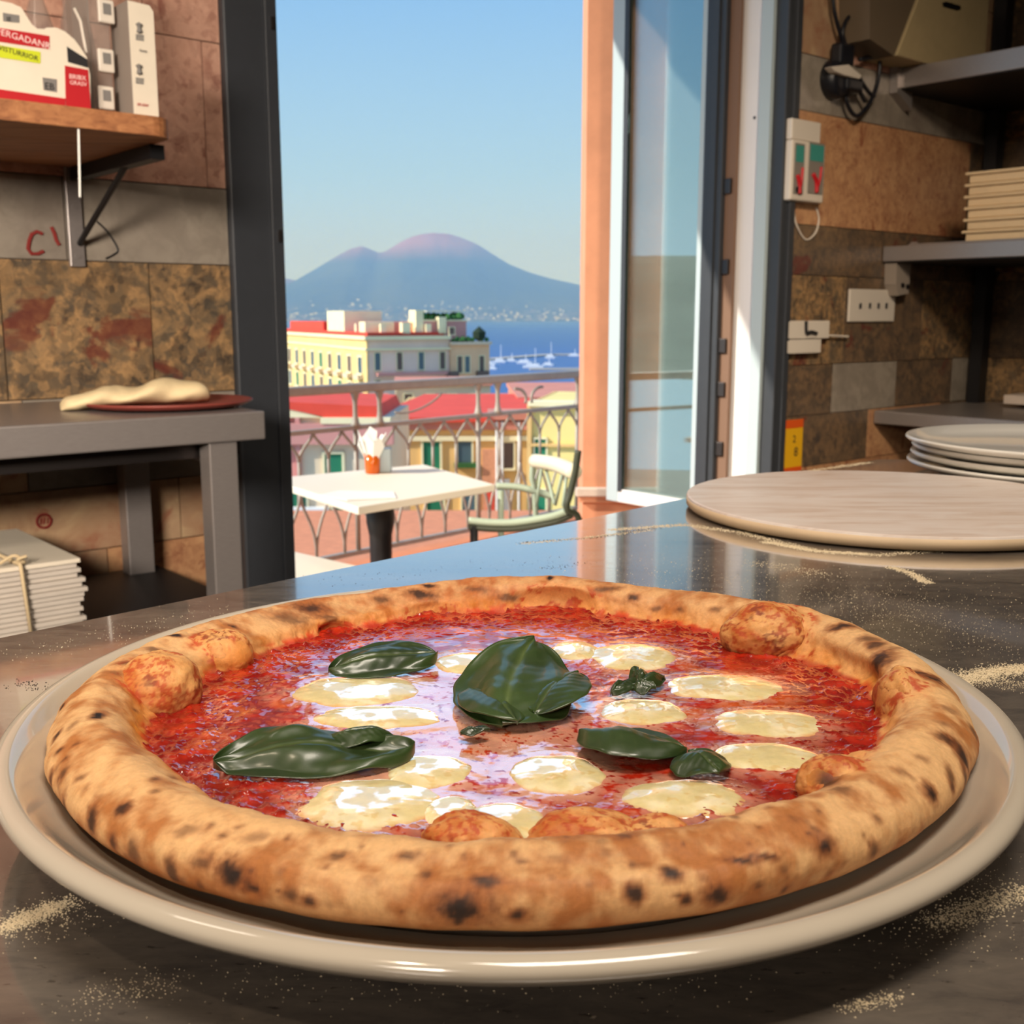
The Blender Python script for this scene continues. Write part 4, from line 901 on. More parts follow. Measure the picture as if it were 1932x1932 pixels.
# stone board
sbd = thing('stone_board', 'round pale veined stone board lying behind the pizza', 'board', (.302, .876, .95))
MB().lathe([(.150, .0005), (.159, .0015), (.161, .004), (.161, .0095)], (.302, .876, .95), 160).build('edge', 'slabedge', sbd, smooth=True)
MB().lathe([(.161, .0094), (.1604, .0108), (.159, .0112), (0, .0112)], (.302, .876, .95), 160).build('top_face', 'slab', sbd)
nmp = ['lowest of the four stacked plates', 'second lowest of the four stacked plates', 'just under the top one of the four', 'top one of the four stacked plates']
for k in range(4):
    ox, oy = [(-.003, -.002), (0.001, 0), (.002, .001), (-.006, -.003)][k]
    z = .9502 + k*.0076; pr = [(.088, 0), (.095, 0), (.13, .004), (.1485, .0095), (.1505, .0118), (.1495, .0136), (.147, .0137), (.13, .0085), (.10, .0048), (0, .0045)]
    t = MB().lathe(pr, (.548+ox, 1.082+oy, z), 128).build('stacked_plate', 'ceramicwhite', smooth=True)
    tag(t, 'white round plate, ' + nmp[k] + ' at the far right', 'plate', 'stacked white plates')
#@@INDOORS_END
# ================================================================== PLATE
ZT = .95
PLC = (0, .3725)
prof = [(.088, 0), (.097, 0), (.101, .0015), (.125, .0055), (.148, .0115), (.160, .0160), (.1645, .0192), (.1662, .0212), (.1660, .0232), (.1640, .0246), (.1612, .0246), (.1585, .0228), (.153, .0178), (.146, .0132), (.138, .0102), (.128, .0080), (.112, .0066), (0, .0062)]
pp = []
for i in range(len(prof)-1):                       # smooth the profile
    p0, p1, p2, p3 = prof[max(i-1, 0)], prof[i], prof[i+1], prof[min(i+2, len(prof)-1)]
    for k in range(4):
        t = k/4
        pp.append(tuple(.5*(2*b_+(c_-a)*t+(2*a-5*b_+4*c_-d)*t*t+(3*b_-a-3*c_+d)*t**3) for a, b_, c_, d in zip(p0, p1, p2, p3)))
pp.append(prof[-1]); pp = [(max(0, a), max(0, b_)) for a, b_ in pp]
plate = MB().lathe(pp, (PLC[0], PLC[1], ZT), 220).build('pizza_plate', 'ceramic', smooth=True)
tag(plate, 'large cream ceramic plate with a raised rim carrying the pizza', 'plate')
# ================================================================== PIZZA
PC = np.array([0.0, .377])
pz = thing('pizza', 'whole margherita pizza with charred crust, mozzarella and basil on the cream plate', 'pizza', (0, .377, .9575))
D2 = math.pi/180
def ptab(tab, smooth=6):
    tab = sorted(tab); a = np.array([t[0] for t in tab], float); v_ = np.array([t[1] for t in tab]); a = np.r_[a-360, a, a+360]; v_ = np.r_[v_, v_, v_]
    g = np.arange(-180, 180, .5); y = np.interp(g, a, v_); k = np.exp(-.5*(np.arange(-40, 41)*.5/smooth)**2); k /= k.sum()
    y = np.convolve(np.r_[y[-40:], y, y[:40]], k, 'valid'); return lambda ph: np.interp((ph+180) % 360-180, np.r_[g, 180], np.r_[y, y[0]])
fRi = ptab([(-180, .122), (-168, .125), (-156, .124), (-146, .119), (-132, .121), (-118, .122), (-108, .120), (-97, .115), (-88, .118), (-78, .114), (-71, .117), (-52, .120), (-41, .119), (-24, .1235), (-6, .127), (7, .130), (18, .127), (24, .120), (42, .120), (62, .1195), (86, .1195), (104, .1155), (123, .113), (137, .113), (158, .114), (172, .118)], 4)
fRo = ptab([(-170, .1545), (-150, .1515), (-130, .1490), (-107, .1450), (-90, .1432), (-62, .1440), (-45, .1462), (-25, .1510), (-10, .1550), (5, .1565), (20, .154), (40, .1505), (60, .1475), (90, .1475), (120, .1470), (145, .1490), (170, .1535)], 6)
fZc = ptab([(-170, .9830), (-140, .9815), (-110, .9800), (-90, .9796), (-60, .9802), (-30, .9818), (0, .9835), (20, .9845), (42, .9835), (62, .9822), (82, .9838), (104, .9822), (123, .9800), (145, .9812), (165, .9822)], 5)
NP, MP = 1500, 78
ph = np.linspace(-180, 180, NP, endpoint=False); cph, sph = np.cos(ph*D2), np.sin(ph*D2)
circ = np.stack([cph, sph, 0*ph], -1)
Ro = fRo(ph) + .0007*perlin(circ*4+3) + .0004*perlin(circ*11+3); Ri = fRi(ph) + .0010*perlin(circ*7+9) + .0006*perlin(circ*19+5); zc = fZc(ph) + .0006*perlin(circ*5+1)
rc = np.maximum(Ro-.0155+.001*perlin(circ*5+7), Ri+.0075)
o1 = np.ones(NP)
key = [(.100*o1, .9575*o1), (.125*o1, .9590*o1), (Ro-.0075, .9618*o1), (Ro-.0015, .9662*o1), (Ro, .9710*o1), (Ro-.0022, .9758*o1), (Ro-.0075, .9799+(zc-.982)), (rc+.0018, zc), (rc-.0042, zc-.0014),
       (np.minimum(rc-.0080, Ri+.0065), zc-.0042), (Ri+.0030, .9752*o1), (Ri+.0006, .9722*o1), (Ri-.003, .9700*o1), (Ri-.010, .9682*o1), (Ri-.018, .9668*o1)]
KR = np.stack([k_[0] for k_ in key], 1); KZ = np.stack([k_[1] for k_ in key], 1); nk = len(key)
tt = np.linspace(0, nk-1-1e-6, MP); ii = tt.astype(int); fr_ = tt-ii
def cat(Kx):
    p0 = Kx[:, np.maximum(ii-1, 0)]; p1 = Kx[:, ii]; p2 = Kx[:, ii+1]; p3 = Kx[:, np.minimum(ii+2, nk-1)]
    return .5*(2*p1+(p2-p0)*fr_+(2*p0-5*p1+4*p2-p3)*fr_**2+(3*p1-p0-3*p2+p3)*fr_**3)
Rr, Zz = cat(KR), cat(KZ)
V = np.stack([PC[0]+Rr*cph[:, None], PC[1]+Rr*sph[:, None], Zz], -1).reshape(-1, 3)
tpar = np.tile(tt/(nk-1), NP); phv = np.repeat(ph, MP); rad = Rr.ravel(); inw = -np.stack([np.repeat(cph, MP), np.repeat(sph, MP), np.zeros(NP*MP)], -1); up = np.array([0, 0, 1.0])
top_ = sstep(.18, .30, tpar)*(1-sstep(.86, .97, tpar))
BUB = [(300, 1300, .9745, .0150, .0150, .0125), (415, 1238, .9735, .0128, .0105, .0100), (1450, 1196, .9755, .0185, .0165, .0130), (1702, 1326, .9750, .0085, .0130, .0115), (650, 1198, .9700, .0118, .0080, .0062), (838, 1160, .9725, .0150, .0100, .0080),
       (1040, 1140, .9750, .0200, .0120, .0095), (888, 1590, .9700, .0130, .0100, .0074), (1112, 1584, .9694, .0160, .0100, .0072), (1582, 1482, .9735, .0120, .0100, .0080), (1240, 1586, .9700, .0100, .0080, .0060), (1560, 1250, .9700, .0065, .0055, .0055),
       (1640, 1462, .9720, .0090, .0100, .0070)]
for bx_, by_, bz_, ra_, rb_, rz_ in BUB:          # blisters: push the skin out onto an ellipsoid, blending into the rim
    c0_ = arr(onz(bx_, by_, bz_)); e = (V-c0_)/np.array([ra_, rb_, rz_]); Lr = np.linalg.norm(e, axis=1)+1e-6
    Ln_ = (Lr**5+1)**.2; w = sstep(1.7, 1.05, Lr)*sstep(.30, .42, tpar)*(1-sstep(.93, .99, tpar))
    V = V + ((V-c0_)*(Ln_/Lr-1)[:, None])*w[:, None]
for bx_, by_, bz_, br_, am in ((560, 1155, .980, .020, .0008), (640, 1600, .979, .018, -.0008), (1330, 1590, .979, .016, -.0008), (1250, 1140, .978, .016, -.0012), (210, 1400, .983, .012, .0012), (1000, 1660, .97, .03, .0010), (500, 1600, .978, .02, .001), (1500, 1620, .975, .02, .0012)):
    c0_ = arr(onz(bx_, by_, bz_)); V = V + (np.exp(-2*(np.linalg.norm(V-c0_, axis=1)/br_)**2)*am*top_)[:, None]*up
n3 = np.stack([V[:, 0], V[:, 1], V[:, 2]], -1)
outd = -inw*np.cos(np.pi*np.clip((tpar-.22)/.5, 0, 1))[:, None] + up*np.sin(np.pi*np.clip((tpar-.22)/.6, 0, 1))[:, None]
inner = sstep(.62, .80, tpar)
disp = .0007*fbm(n3, 55, 3) + .00022*fbm(n3, 320, 3) + inner*.0006*fbm(n3, 170, 3)
V = V + outd*(disp*top_)[:, None]
cF = gridfaces(NP, MP, wrapn=True)
bvh = BVHTree.FromPolygons([Vector(v) for v in V[:, :]], [list(map(int, f)) for f in cF])
# ---- crust colour: bake tones, oil and char spots (positions are points on the surface)
S = lambda c: np.array(lin(c)[:3])
n1 = fbm(n3, 38, 4, off=3); n2 = fbm(n3, 150, 4, off=8); n4 = fbm(n3, 520, 3, off=1)
col = S((224, 178, 124)) + (S((176, 112, 60))-S((224, 178, 124)))*sstep(-.30, .55, n1*.8+n2*.45)[:, None]
def mixc(f, c): 
    global col
    f = np.clip(f, 0, 1)[:, None]; col = col*(1-f) + np.asarray(c)*f
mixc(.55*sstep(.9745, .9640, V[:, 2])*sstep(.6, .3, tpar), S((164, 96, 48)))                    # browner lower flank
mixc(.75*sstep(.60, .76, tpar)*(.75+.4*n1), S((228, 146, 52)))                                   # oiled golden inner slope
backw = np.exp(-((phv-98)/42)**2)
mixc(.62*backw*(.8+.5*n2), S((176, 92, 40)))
mixc(.9*sstep(.745, .80, tpar)*sstep(-.25, .35, n2+.3*n1), S((204, 70, 24)))
mixc(.85*sstep(.79, .83, tpar), S((170, 30, 14)))
for bx_, by_, bz_, ra_, rb_, rz_ in BUB:
    c0_ = arr(onz(bx_, by_, bz_)); d = np.linalg.norm((V-c0_)/np.array([ra_, rb_, rz_]), axis=1)
    mixc(.45*sstep(1.45, 1.0, d)*top_, S((226, 150, 78)))
    mixc(.85*sstep(1.35, 1.1, d)*sstep(.10, .28, n2*.75+n4*.35)*top_, S((178, 56, 22)))
col_main = col
def rebake(P, tp):            # the same bake tones for the separate blister skins
    a_, b_, c_ = fbm(P, 38, 4, off=3), fbm(P, 150, 4, off=8), fbm(P, 520, 3, off=1); q_ = fbm(P, 95, 3, off=21)
    k_ = S((222, 164, 100)) + (S((196, 116, 54))-S((222, 164, 100)))*sstep(-.3, .5, a_*.8+b_*.5)[:, None]
    f_ = (.72*sstep(.06, .34, b_*.5+q_*.35+c_*.85))[:, None]; k_ = k_*(1-f_)+S((168, 54, 22))*f_
    f_ = (.55*sstep(.48, .72, q_+.4*c_))[:, None]; k_ = k_*(1-f_)+S((96, 44, 26))*f_
    return k_*(1+.12*c_)[:, None]
def hit(px, py):
    r = pray(px, py).normalized(); h_ = bvh.ray_cast(CAM, r); return (arr(h_[0]), h_[3]) if h_[0] is not None else (None, None)
SPOT = [(440, 1652, 44, 26, 1), (478, 1676, 26, 18, .9), (380, 1628, 30, 12, .55), (872, 1716, 56, 36, 1), (916, 1662, 32, 16, .8), (805, 1650, 15, 11, .55), (977, 1728, 18, 13, .85), (640, 1615, 24, 10, .6), (766, 1614, 24, 10, .6), (582, 1702, 16, 13, .8), (548, 1690, 24, 16, .6),
        (1200, 1688, 21, 18, .9), (1266, 1648, 21, 16, .95), (1295, 1697, 14, 12, .85), (1353, 1690, 28, 20, .9), (1430, 1672, 13, 10, .6), (1400, 1624, 40, 7, .85), (1455, 1617, 48, 6, .85), (1480, 1640, 15, 10, .5), (1557, 1598, 26, 20, 1), (1656, 1546, 12, 9, .5), (1650, 1605, 14, 16, .6),
        (1755, 1495, 20, 20, 1), (1795, 1470, 9, 22, .6), (1812, 1418, 22, 22, .95), (1785, 1395, 24, 10, .7), (1838, 1382, 10, 18, .6), (1822, 1470, 9, 24, .6), (172, 1545, 17, 30, .85), (232, 1526, 18, 13, .85), (212, 1590, 10, 15, .7), (252, 1612, 16, 16, .55), (324, 1645, 14, 18, .7),
        (186, 1349, 12, 10, 1.3), (118, 1332, 11, 9, 1.2), (108, 1386, 10, 6, .8), (112, 1416, 20, 5, .7), (140, 1405, 22, 4, .5), (122, 1432, 20, 5, .6), (96, 1470, 6, 16, .8), (94, 1494, 6, 9, 1), (118, 1462, 14, 16, .6), (122, 1520, 9, 24, .7), (350, 1568, 28, 12, .4), (480, 1580, 26, 12, .4), (150, 1468, 16, 6, .5),
        (330, 1198, 16, 8, 1), (585, 1148, 36, 12, .8), (540, 1165, 40, 12, .5), (440, 1182, 16, 4, 1), (795, 1122, 30, 11, .85), (720, 1130, 20, 8, .6), (810, 1106, 14, 4, .9), (1037, 1090, 7, 4, 1.2), (1140, 1112, 34, 7, .6), (1196, 1127, 14, 8, .8), (1240, 1148, 16, 6, .5), (1282, 1150, 18, 6, .5), (960, 1128, 34, 8, .6), (900, 1112, 26, 6, .5), (620, 1165, 30, 8, .5),
        (1590, 1180, 30, 14, .9), (1640, 1205, 22, 8, .6), (1660, 1243, 34, 18, .9), (1652, 1216, 20, 7, .7), (1690, 1222, 20, 5, .4), (1756, 1278, 36, 10, .95), (1730, 1270, 26, 6, .7), (1812, 1290, 20, 6, .7), (1840, 1318, 10, 12, .8), (1848, 1350, 6, 14, .7), (1795, 1340, 26, 5, .4), (1780, 1365, 26, 5, .4),
        (1562, 1476, 22, 14, .7), (1590, 1490, 24, 10, .5), (1700, 1455, 18, 7, .4), (1740, 1430, 16, 6, .4), (1500, 1545, 20, 8, .35), (900, 1570, 18, 9, .5), (1110, 1572, 22, 8, .4), (1180, 1578, 22, 8, .5), (870, 1560, 12, 7, .4), (1515, 1290, 8, 5, .5), (1350, 1150, 26, 6, .5), (240, 1250, 28, 6, .5), (220, 1270, 22, 6, .4), (290, 1225, 20, 5, .5), (1205, 1630, 22, 8, .3), (1050, 1620, 24, 7, .25), (700, 1660, 20, 10, .2)]
rs = random.Random(21)
for k in range(150):
    x = rs.uniform(90, 1850); y = rs.uniform(1330, 1730); SPOT.append((x, y, rs.uniform(5, 11), rs.uniform(4, 8), rs.uniform(.2, .6)))
for sx_, sy_, rx_, ry_, dk in SPOT:
    c0_, dist = hit(sx_, sy_)
    if c0_ is None: continue
    sel = np.where((np.abs(V[:, 0]-c0_[0]) < .03) & (np.abs(V[:, 1]-c0_[1]) < .03))[0]
    if not len(sel): continue
    h0, _ = hit(sx_, sy_-ry_); h1, _ = hit(sx_, sy_+ry_)
    rY = ry_*dist/FPX*1.15
    if h0 is not None and h1 is not None: rY = min(max(rY, .5*np.linalg.norm(h1-h0)), rY*2.6)
    rX = rx_*dist/FPX*1.1; dv = V[sel]-c0_
    d = np.sqrt((dv[:, 0]/rX)**2 + (dv[:, 1]**2+dv[:, 2]**2)/rY**2) + .34*n2[sel] + .20*n4[sel]
    for lo_, hi_, c_, a_ in ((1.55, .7, S((150, 86, 44)), .75*min(1, dk*1.2)), (1.0, .35, S((82, 46, 28)), min(1, dk)*.9), (.75, .2, S((30, 22, 20)), max(0, dk-.35)*1.4)):
        f = np.clip(sstep(lo_, hi_, d)*a_, 0, 1)[:, None]; col[sel] = col[sel]*(1-f)+c_*f
col *= (1+.10*n4)[:, None]
def food(name, rough, coat, nscale, nstr, ndist, sss=0, spec=.5, coatr=.08, oil=0):
    m = Mat(name); a = m.new('VertexColor'); a.layer_name = 'col'; v = m.coords(1, False)
    n_ = m.noise(v, nscale, 6, .65); cc = m.mix(.35, a.outputs[0], m.ramp(n_, [(.3, (.55, .55, .55, 1)), (.7, (1, 1, 1, 1))]), 'MULTIPLY'); m.color(cc)
    m.set(Roughness=rough, Coat_Weight=coat, Coat_Roughness=coatr); m.b.inputs['Specular IOR Level'].default_value = spec
    if sss: m.set(Subsurface_Weight=sss, Subsurface_Scale=.004); m.b.inputs['Subsurface Radius'].default_value = (1, .6, .3)
    bp_ = m.bump(n_, nstr, ndist)
    if oil:
        at = m.new('Attribute'); at.attribute_name = 'oil'; lw_ = m.new('LayerWeight'); lw_.inputs[0].default_value = .5; g2_ = m.new('BsdfGlossy'); g2_.inputs['Roughness'].default_value = .05
        m.link(bp_.outputs[0], g2_.inputs['Normal']); mu_ = m.new('Math'); mu_.operation = 'MULTIPLY'; m.link(at.outputs['Fac'], mu_.inputs[0]); m.link(lw_.outputs['Facing'], mu_.inputs[1])
        m2_ = m.new('Math'); m2_.operation = 'MULTIPLY'; m2_.inputs[1].default_value = oil; m.link(mu_.outputs[0], m2_.inputs[0]); mx_ = m.new('AddShader')
        m.link(m2_.outputs[0], g2_.inputs[0]); m.link(m.b.outputs[0], mx_.inputs[0]); m.link(g2_.outputs[0], mx_.inputs[1]); m.link(mx_.outputs[0], m.out.inputs[0])
    return m.m
M['crust'] = food('baked_crust', .62, .06, 900, .35, .0006, .10, .35, .4)
M['sauce'] = food('tomato_sauce', .22, .6, 420, .08, .0004, 0, .5, .05, .95)
M['moz'] = food('melted_mozzarella', .24, .5, 260, .04, .0003, .2, .5, .05, 1.4)
M['basil'] = food('basil_leaf', .42, .55, 500, .2, .0002, 0, .5, .2)
for k_ in ('sauce', 'moz'):
    M[k_].node_tree.nodes['Principled BSDF'].inputs['Coat IOR'].default_value = 1.6
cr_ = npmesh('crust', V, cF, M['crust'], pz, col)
for bi, (bx_, by_, bz_, ra_, rb_, rz_) in enumerate(BUB):
    if bi not in (0, 1, 2, 3, 7, 8, 9, 10): continue
    nu_, nv_ = 120, 70; A_, B_ = np.meshgrid(np.linspace(0, 2*np.pi, nu_, endpoint=False), np.linspace(-.5*np.pi, .5*np.pi, nv_), indexing='ij')
    dn_ = np.stack([np.cos(A_)*np.cos(B_), np.sin(A_)*np.cos(B_), np.sin(B_)], -1).reshape(-1, 3)
    rr_ = 1.0 + .13*perlin(dn_*1.2+bi*3.3) + .05*perlin(dn_*3.1+bi) + .014*perlin(dn_*9+bi)
    Pb_ = arr(onz(bx_, by_, bz_)) + dn_*np.array([ra_, rb_, rz_])*rr_[:, None]*1.02; Pb_ += dn_*(.00018*fbm(Pb_, 420, 3))[:, None]
    npmesh('crust_blister', Pb_, gridfaces(nu_, nv_, wrapn=True), M['crust'], pz, rebake(Pb_, 1))
# ---- toppings layout
def blob(x0, x1, y0, y1, z=.9715):
    a, b_ = onz(x0, (y0+y1)/2, z), onz(x1, (y0+y1)/2, z); n_, f_ = onz((x0+x1)/2, y1, z), onz((x0+x1)/2, y0, z)
    return ((a.x+b_.x)/2, (n_.y+f_.y)/2, (b_.x-a.x)/2, (f_.y-n_.y)/2)
BL = [blob(*q) for q in ((548, 795, 1270, 1330), (588, 835, 1326, 1374), (822, 945, 1226, 1270), (1040, 1132, 1206, 1244), (1108, 1275, 1210, 1262), (1250, 1485, 1268, 1320), (1128, 1298, 1314, 1366), (1345, 1560, 1333, 1390), (1342, 1545, 1397, 1454),
       (962, 1142, 1418, 1496), (728, 892, 1420, 1486), (568, 838, 1464, 1562), (862, 1035, 1510, 1590), (1178, 1405, 1464, 1538), (795, 905, 1496, 1560), (880, 1010, 1300, 1345))]
# ---- sauce
NS, MS = 1000, 230
ps_ = np.linspace(-180, 180, NS, endpoint=False); c_, s_ = np.cos(ps_*D2), np.sin(ps_*D2); Rs = fRi(ps_)+.0055
q = np.linspace(0, 1, MS)**.8; RR_ = Rs[:, None]*q[None, :]
X = PC[0]+RR_*c_[:, None]; Y = PC[1]+RR_*s_[:, None]; Vs = np.stack([X.ravel(), Y.ravel(), np.zeros(X.size)], -1); qr = np.tile(q, NS)
edge = sstep(.66, .95, qr); a1_ = fbm(Vs, 90, 3, off=2); a2_ = fbm(Vs, 260, 3, off=6); a3_ = fbm(Vs, 700, 2, off=4)
cen = np.exp(-(((Vs[:, 0]+.012)/.052)**2+((Vs[:, 1]-.352)/.062)**2)**1.6)
blobd = np.full(len(Vs), 9.0)
for bx_, by_, ax_, ay_ in BL: blobd = np.minimum(blobd, np.sqrt(((Vs[:, 0]-bx_)/ax_)**2+((Vs[:, 1]-by_)/ay_)**2))
halo = sstep(1.55, .95, blobd+.15*a1_)
chunk = np.clip(a1_*.7+.45*np.abs(a2_), -1, 1.4)
Vs[:, 2] = .9704 + edge*(.0012*chunk+.0006*a2_+.0010*sstep(.93, 1, qr)) + (1-edge)*(.00032*a1_+.00009*a2_+.00001*a3_)*(1-.6*cen) + .0004*halo + edge*.00026*a3_
cs = S((140, 14, 12)) + (S((186, 42, 20))-S((140, 14, 12)))*sstep(-.5, .6, a1_)[:, None]
cs = cs + (S((98, 6, 8))-cs)*(edge*sstep(-.1, .6, a2_)*.55)[:, None]
cs = cs + (S((214, 104, 40))-cs)*(.6*(1-edge)*sstep(.1, .5, fbm(Vs, 45, 3, off=12)))[:, None]
ch_ = np.clip(halo*.55+cen*.85, 0, 1); spk = sstep(.02, .22, .9*a2_+.55*a3_+.45*a1_ - .50*ch_+.08)
milky = np.clip(ch_*(1-spk), 0, 1)*.80
cs = cs + (S((228, 176, 148))-cs)*milky[:, None]
oil_ = np.clip(.15 + .9*np.clip(cen*1.1+halo*.5, 0, 1)*(1-.8*spk) + .55*sstep(.12, .35, fbm(Vs, 60, 3, off=31)+.25*a2_), 0, 1)*(1-.5*edge)
npmesh('tomato_sauce', Vs, gridfaces(NS, MS, wrapn=True), M['sauce'], pz, cs, {'oil': oil_})
# ---- melted mozzarella pools
for k, (bx_, by_, ax_, ay_) in enumerate(BL):
    na, nr = 140, 44; A_ = np.linspace(0, 2*np.pi, na, endpoint=False); r_ = np.linspace(0, 1, nr)
    cc_ = np.stack([np.cos(A_), np.sin(A_), np.full(na, k*3.1)], -1); out_ = 1.04+.12*perlin(cc_*1.3+k)+.035*perlin(cc_*4.1+k)+.01*perlin(cc_*9+k)
    RA_ = r_[None, :]*out_[:, None]; X = bx_+ax_*RA_*np.cos(A_)[:, None]; Y = by_+ay_*RA_*np.sin(A_)[:, None]; rr = np.tile(r_, na)
    Vm = np.stack([X.ravel(), Y.ravel(), np.zeros(X.size)], -1); m1 = fbm(Vm, 70, 3, off=k); m2 = fbm(Vm, 240, 3, off=k)
    Vm[:, 2] = .9699 + .0022*np.sqrt(np.clip(1-rr**2.2, 0, 1)) + .00022*m1*(1-rr**2) + .00002*m2
    cm = S((230, 214, 158)) + (S((240, 230, 192))-S((230, 214, 158)))*sstep(-.3, .5, m1)[:, None]
    ef = np.clip(sstep(.82, 1.0, rr+.05*m2)*.8, 0, 1)[:, None]; cm = cm*(1-ef)+S((216, 130, 74))*ef
    bl_ = np.clip(.6*sstep(.25, .5, m2+.5*m1), 0, 1)[:, None]; cm = cm*(1-bl_)+S((222, 190, 120))*bl_
    npmesh('mozzarella', Vm, gridfaces(na, nr, wrapn=True), M['moz'], pz, cm, {'oil': np.clip(.15+.85*sstep(-.22, .02, m1+.35*m2), 0, 1)})
# ---- basil
def leaf(bp, tp, width, arch, seed, fold=.25, wave=.0012, cup=-1, zb=.9738, zt=.9745, parent=pz, dark=1.0, lab=None, ra=0., thick=.0004, ex=(.62, .72)):
    a = arr(onz(bp[0], bp[1], zb)); b_ = arr(onz(tp[0], tp[1], zt)); ax_ = b_-a; Ln = np.linalg.norm(ax_); ax_ /= Ln
    sd_ = np.cross(ax_, up); sd_ /= np.linalg.norm(sd_); nu = np.cross(sd_, ax_)
    cr2, sr2 = math.cos(ra), math.sin(ra); sd_, nu = sd_*cr2+nu*sr2, nu*cr2-sd_*sr2
    nu_, nv_ = 64, 41; U, Vv = np.meshgrid(np.linspace(0, 1, nu_), np.linspace(-1, 1, nv_), indexing='ij')
    wd = width/2*(np.clip(U, 0, 1)**ex[0]*(1-U)**ex[1]/((ex[0]/sum(ex))**ex[0]*(ex[1]/sum(ex))**ex[1]))*(1+.015*np.sin(U*26+seed)*np.abs(Vv)); wd = np.maximum(wd, .0003)
    bend = .05*Ln*np.sin(U*np.pi+seed)
    Q = np.stack([U.ravel()*2.2+seed*5, Vv.ravel()*1.2, np.zeros(U.size)], -1); nz_ = (perlin(Q*.9)*1.0+.22*perlin(Q*2.2)).reshape(U.shape)
    vein = np.abs(((U*9 - np.abs(Vv)*2.2) % 1)-.5)*2
    hgt = arch*np.sin(np.pi*U)**.8*(1-.75*Vv**2) + cup*fold*width/2*np.abs(Vv)**1.3*np.sin(np.pi*U)*.5 + wave*nz_*(1+1.2*np.abs(Vv)) + .00014*(vein-.5)*(1-Vv**2) - .0007*np.exp(-(Vv/.06)**2)
    Pp = a + ax_*(U*Ln)[..., None] + sd_*(Vv*wd+bend)[..., None] + nu*hgt[..., None]
    Pp[..., 2] = np.maximum(Pp[..., 2], .9722+.0004*np.abs(nz_))
    Pt = Pp.reshape(-1, 3); Pb = Pt-nu*thick
    g_ = S((30, 48, 20))*dark; g2 = S((52, 74, 32))*dark
    c_ = g_ + (g2-g_)*np.clip(.5+.6*nz_.ravel(), 0, 1)[:, None]; vl = np.clip(np.exp(-(Vv/.05)**2)+.12*(vein > .88), 0, 1).ravel()[:, None]; c_ = c_*(1-vl*.5)+S((90, 106, 58))*dark*vl*.5
    F1 = gridfaces(nu_, nv_); off = len(Pt); rim = np.r_[np.arange(nv_), np.arange(1, nu_)*nv_+nv_-1, (nu_-1)*nv_+np.arange(nv_-2, -1, -1), np.arange(nu_-2, 0, -1)*nv_]
    F3 = np.stack([rim, np.roll(rim, -1), np.roll(rim, -1)+off, rim+off], -1)
    o = npmesh('basil_leaf', np.vstack([Pt, Pb]), np.vstack([F1, F1[:, ::-1]+off, F3]), M['basil'], parent, np.vstack([c_, c_*.7]))
    if lab: o['label'] = lab
    return o
leaf((828, 1240), (618, 1256), .027, .0036, 1.3, .3, .0020, ra=.30, lab='basil leaf near the far left of the pizza')
leaf((932, 1366), (1022, 1204), .044, .0020, 2.2, .30, .0034, zb=.9735, zt=.9835, dark=1.35, ra=.06, ex=(.50, .62), lab='largest basil leaf with raised tip in the middle')
leaf((880, 1300), (985, 1362), .024, .0030, 4.4, .25, .0008, zb=.9755, zt=.9745, dark=1.2, ra=.2)
leaf((1000, 1345), (1100, 1268), .026, .0030, 8.4, .25, .0008, zb=.9750, zt=.9780, dark=1.15, ra=.2)
leaf((1092, 1388), (1296, 1416), .036, .0042, 3.1, .35, .0020, ra=.30, lab='basil leaf right of the centre')
leaf((1292, 1420), (1362, 1458), .020, .0030, 5.2, .3, .0008)
leaf((782, 1410), (402, 1440), .031, .0030, 6.0, .25, .0034, ra=.16, lab='long wavy basil leaf at the near left')
leaf((620, 1392), (745, 1390), .013, .0035, 7.4, .3, .0008, zb=.976, zt=.975)
for a_, b__ in (((1150, 1306), (1215, 1284)), ((1185, 1300), (1252, 1276)), ((1200, 1300), (1208, 1262)), ((1190, 1296), (1238, 1300))):
    leaf(a_, b__, .008, .0030, a_[0]*.1, .3, .0012, dark=.8, zb=.9735, zt=.9765 if b__[1] < 1270 else .974)
leaf((868, 1382), (925, 1376), .006, .001, 9.1, .2, .0006, dark=.6); 
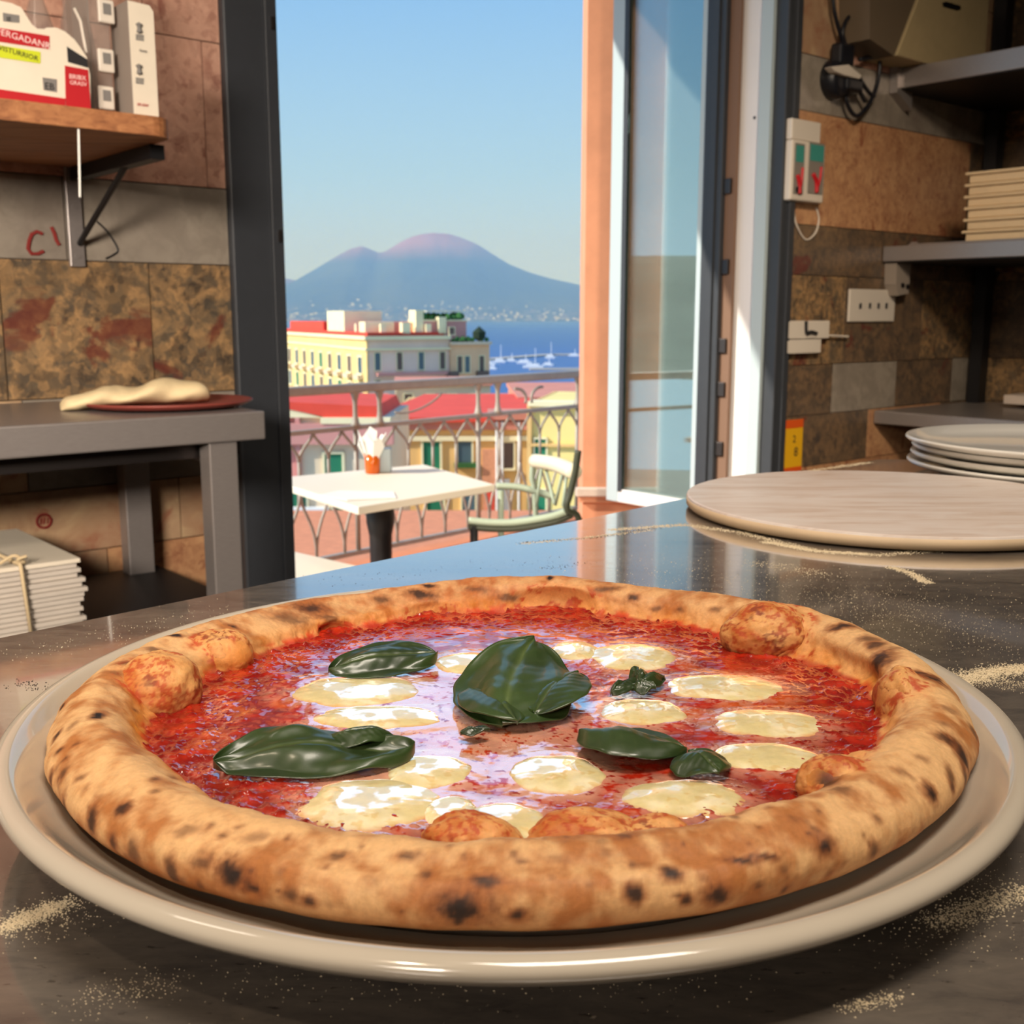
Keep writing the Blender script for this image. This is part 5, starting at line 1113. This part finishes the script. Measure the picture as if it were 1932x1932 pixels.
# ================================================================== FLOUR AND CRUMBS
def strew(name, label, paths, mat, seed):
    r_ = np.random.default_rng(seed); VV = []; FF = []
    for pts, wpx, n_, s0_, s1_ in paths:
        P_ = np.array([arr(onz(x, y, .95))[:2] for x, y in pts]); seg_ = np.linalg.norm(np.diff(P_, axis=0), axis=1); cum = np.r_[0, np.cumsum(seg_)]
        dist_ = np.linalg.norm(P_.mean(0)); w = wpx*dist_/FPX*2.2
        for k in range(int(n_*1.5)):
            t = r_.uniform(0, cum[-1]); cl = .5+.5*math.sin(t*900+seed)*math.sin(t*230); x = np.interp(t, cum, P_[:, 0])+r_.normal()*w*.5; y = np.interp(t, cum, P_[:, 1])+r_.normal()*w*.5
            if np.hypot(x-PLC[0], y-PLC[1]) < .10: continue
            s = r_.uniform(s0_, s1_)*(.45+.55*cl); a_ = r_.uniform(0, 6.28, 5)+0; ang = np.sort(r_.uniform(0, 6.28, 5)); e_ = r_.uniform(.5, 1, 5)*s; o = len(VV)
            for g, e1 in zip(ang, e_): VV.append((x+e1*math.cos(g)*1.3, y+e1*math.sin(g), .95005))
            VV.append((x, y, .9502+s*.22))
            for i in range(5): FF.append((o+i, o+(i+1) % 5, o+5))
    me = bpy.data.meshes.new(name); me.from_pydata(VV, [], FF); me.materials.append(M[mat]); o = bpy.data.objects.new(name, me); C.objects.link(o)
    tag(o, label, 'flour' if mat == 'flour' else 'crumbs', kind='stuff'); return o
strew('flour_dusting', 'pale flour strewn in streaks over the dark worktop', [
    ([(1150, 1000), (1290, 990), (1400, 1005), (1480, 1026), (1560, 1042), (1660, 1048), (1740, 1040), (1850, 1034)], 7, 2600, .0002, .0007),
    ([(1440, 1022), (1540, 1040), (1640, 1046)], 5, 1600, .0003, .0008), ([(1680, 1070), (1720, 1082), (1750, 1100)], 5, 700, .0003, .0009), ([(1420, 1060), (1560, 1085)], 16, 250, .0002, .0006),
    ([(1815, 1284), (1870, 1268), (1932, 1262), (1990, 1258)], 13, 2600, .0002, .00075), ([(1800, 1275), (1932, 1290)], 22, 500, .0002, .0005),
    ([(1760, 1745), (1840, 1715), (1932, 1680)], 16, 900, .0002, .0005), ([(1700, 1790), (1932, 1640)], 60, 350, .0001, .0004), ([(1590, 1905), (1700, 1880)], 10, 160, .0002, .0005),
    ([(0, 1752), (60, 1730), (120, 1705)], 14, 1100, .0002, .0005), ([(-40, 1760), (160, 1720)], 40, 300, .0001, .0004), ([(150, 1890), (320, 1850)], 30, 160, .0001, .0003),
    ([(1500, 893), (1560, 884), (1640, 872)], 5, 600, .0004, .0010), ([(980, 1026), (1100, 1015), (1230, 1000)], 5, 500, .0002, .0006),
    ([(1250, 1080), (1932, 1180)], 120, 1300, .0001, .00045), ([(1560, 1120), (1932, 1240)], 60, 500, .0001, .0004), ([(20, 1240), (420, 1150)], 40, 160, .0001, .0004), ([(300, 1850), (1400, 1850)], 50, 200, .0001, .0003)], 'flour', 3)
strew('baking_crumbs', 'tiny dark crumbs scattered on the worktop beside the pizza', [
    ([(980, 1024), (1130, 1014), (1240, 996)], 5, 260, .0002, .0006), ([(600, 1100), (1100, 1050)], 26, 60, .0002, .0005), ([(1000, 1075), (1120, 1062)], 8, 40, .0002, .0006), ([(20, 1290), (120, 1300)], 12, 60, .0002, .0007), ([(1250, 1120), (1900, 1250)], 50, 120, .0001, .0005)], 'crumb', 5)
#@@PIZZA_END
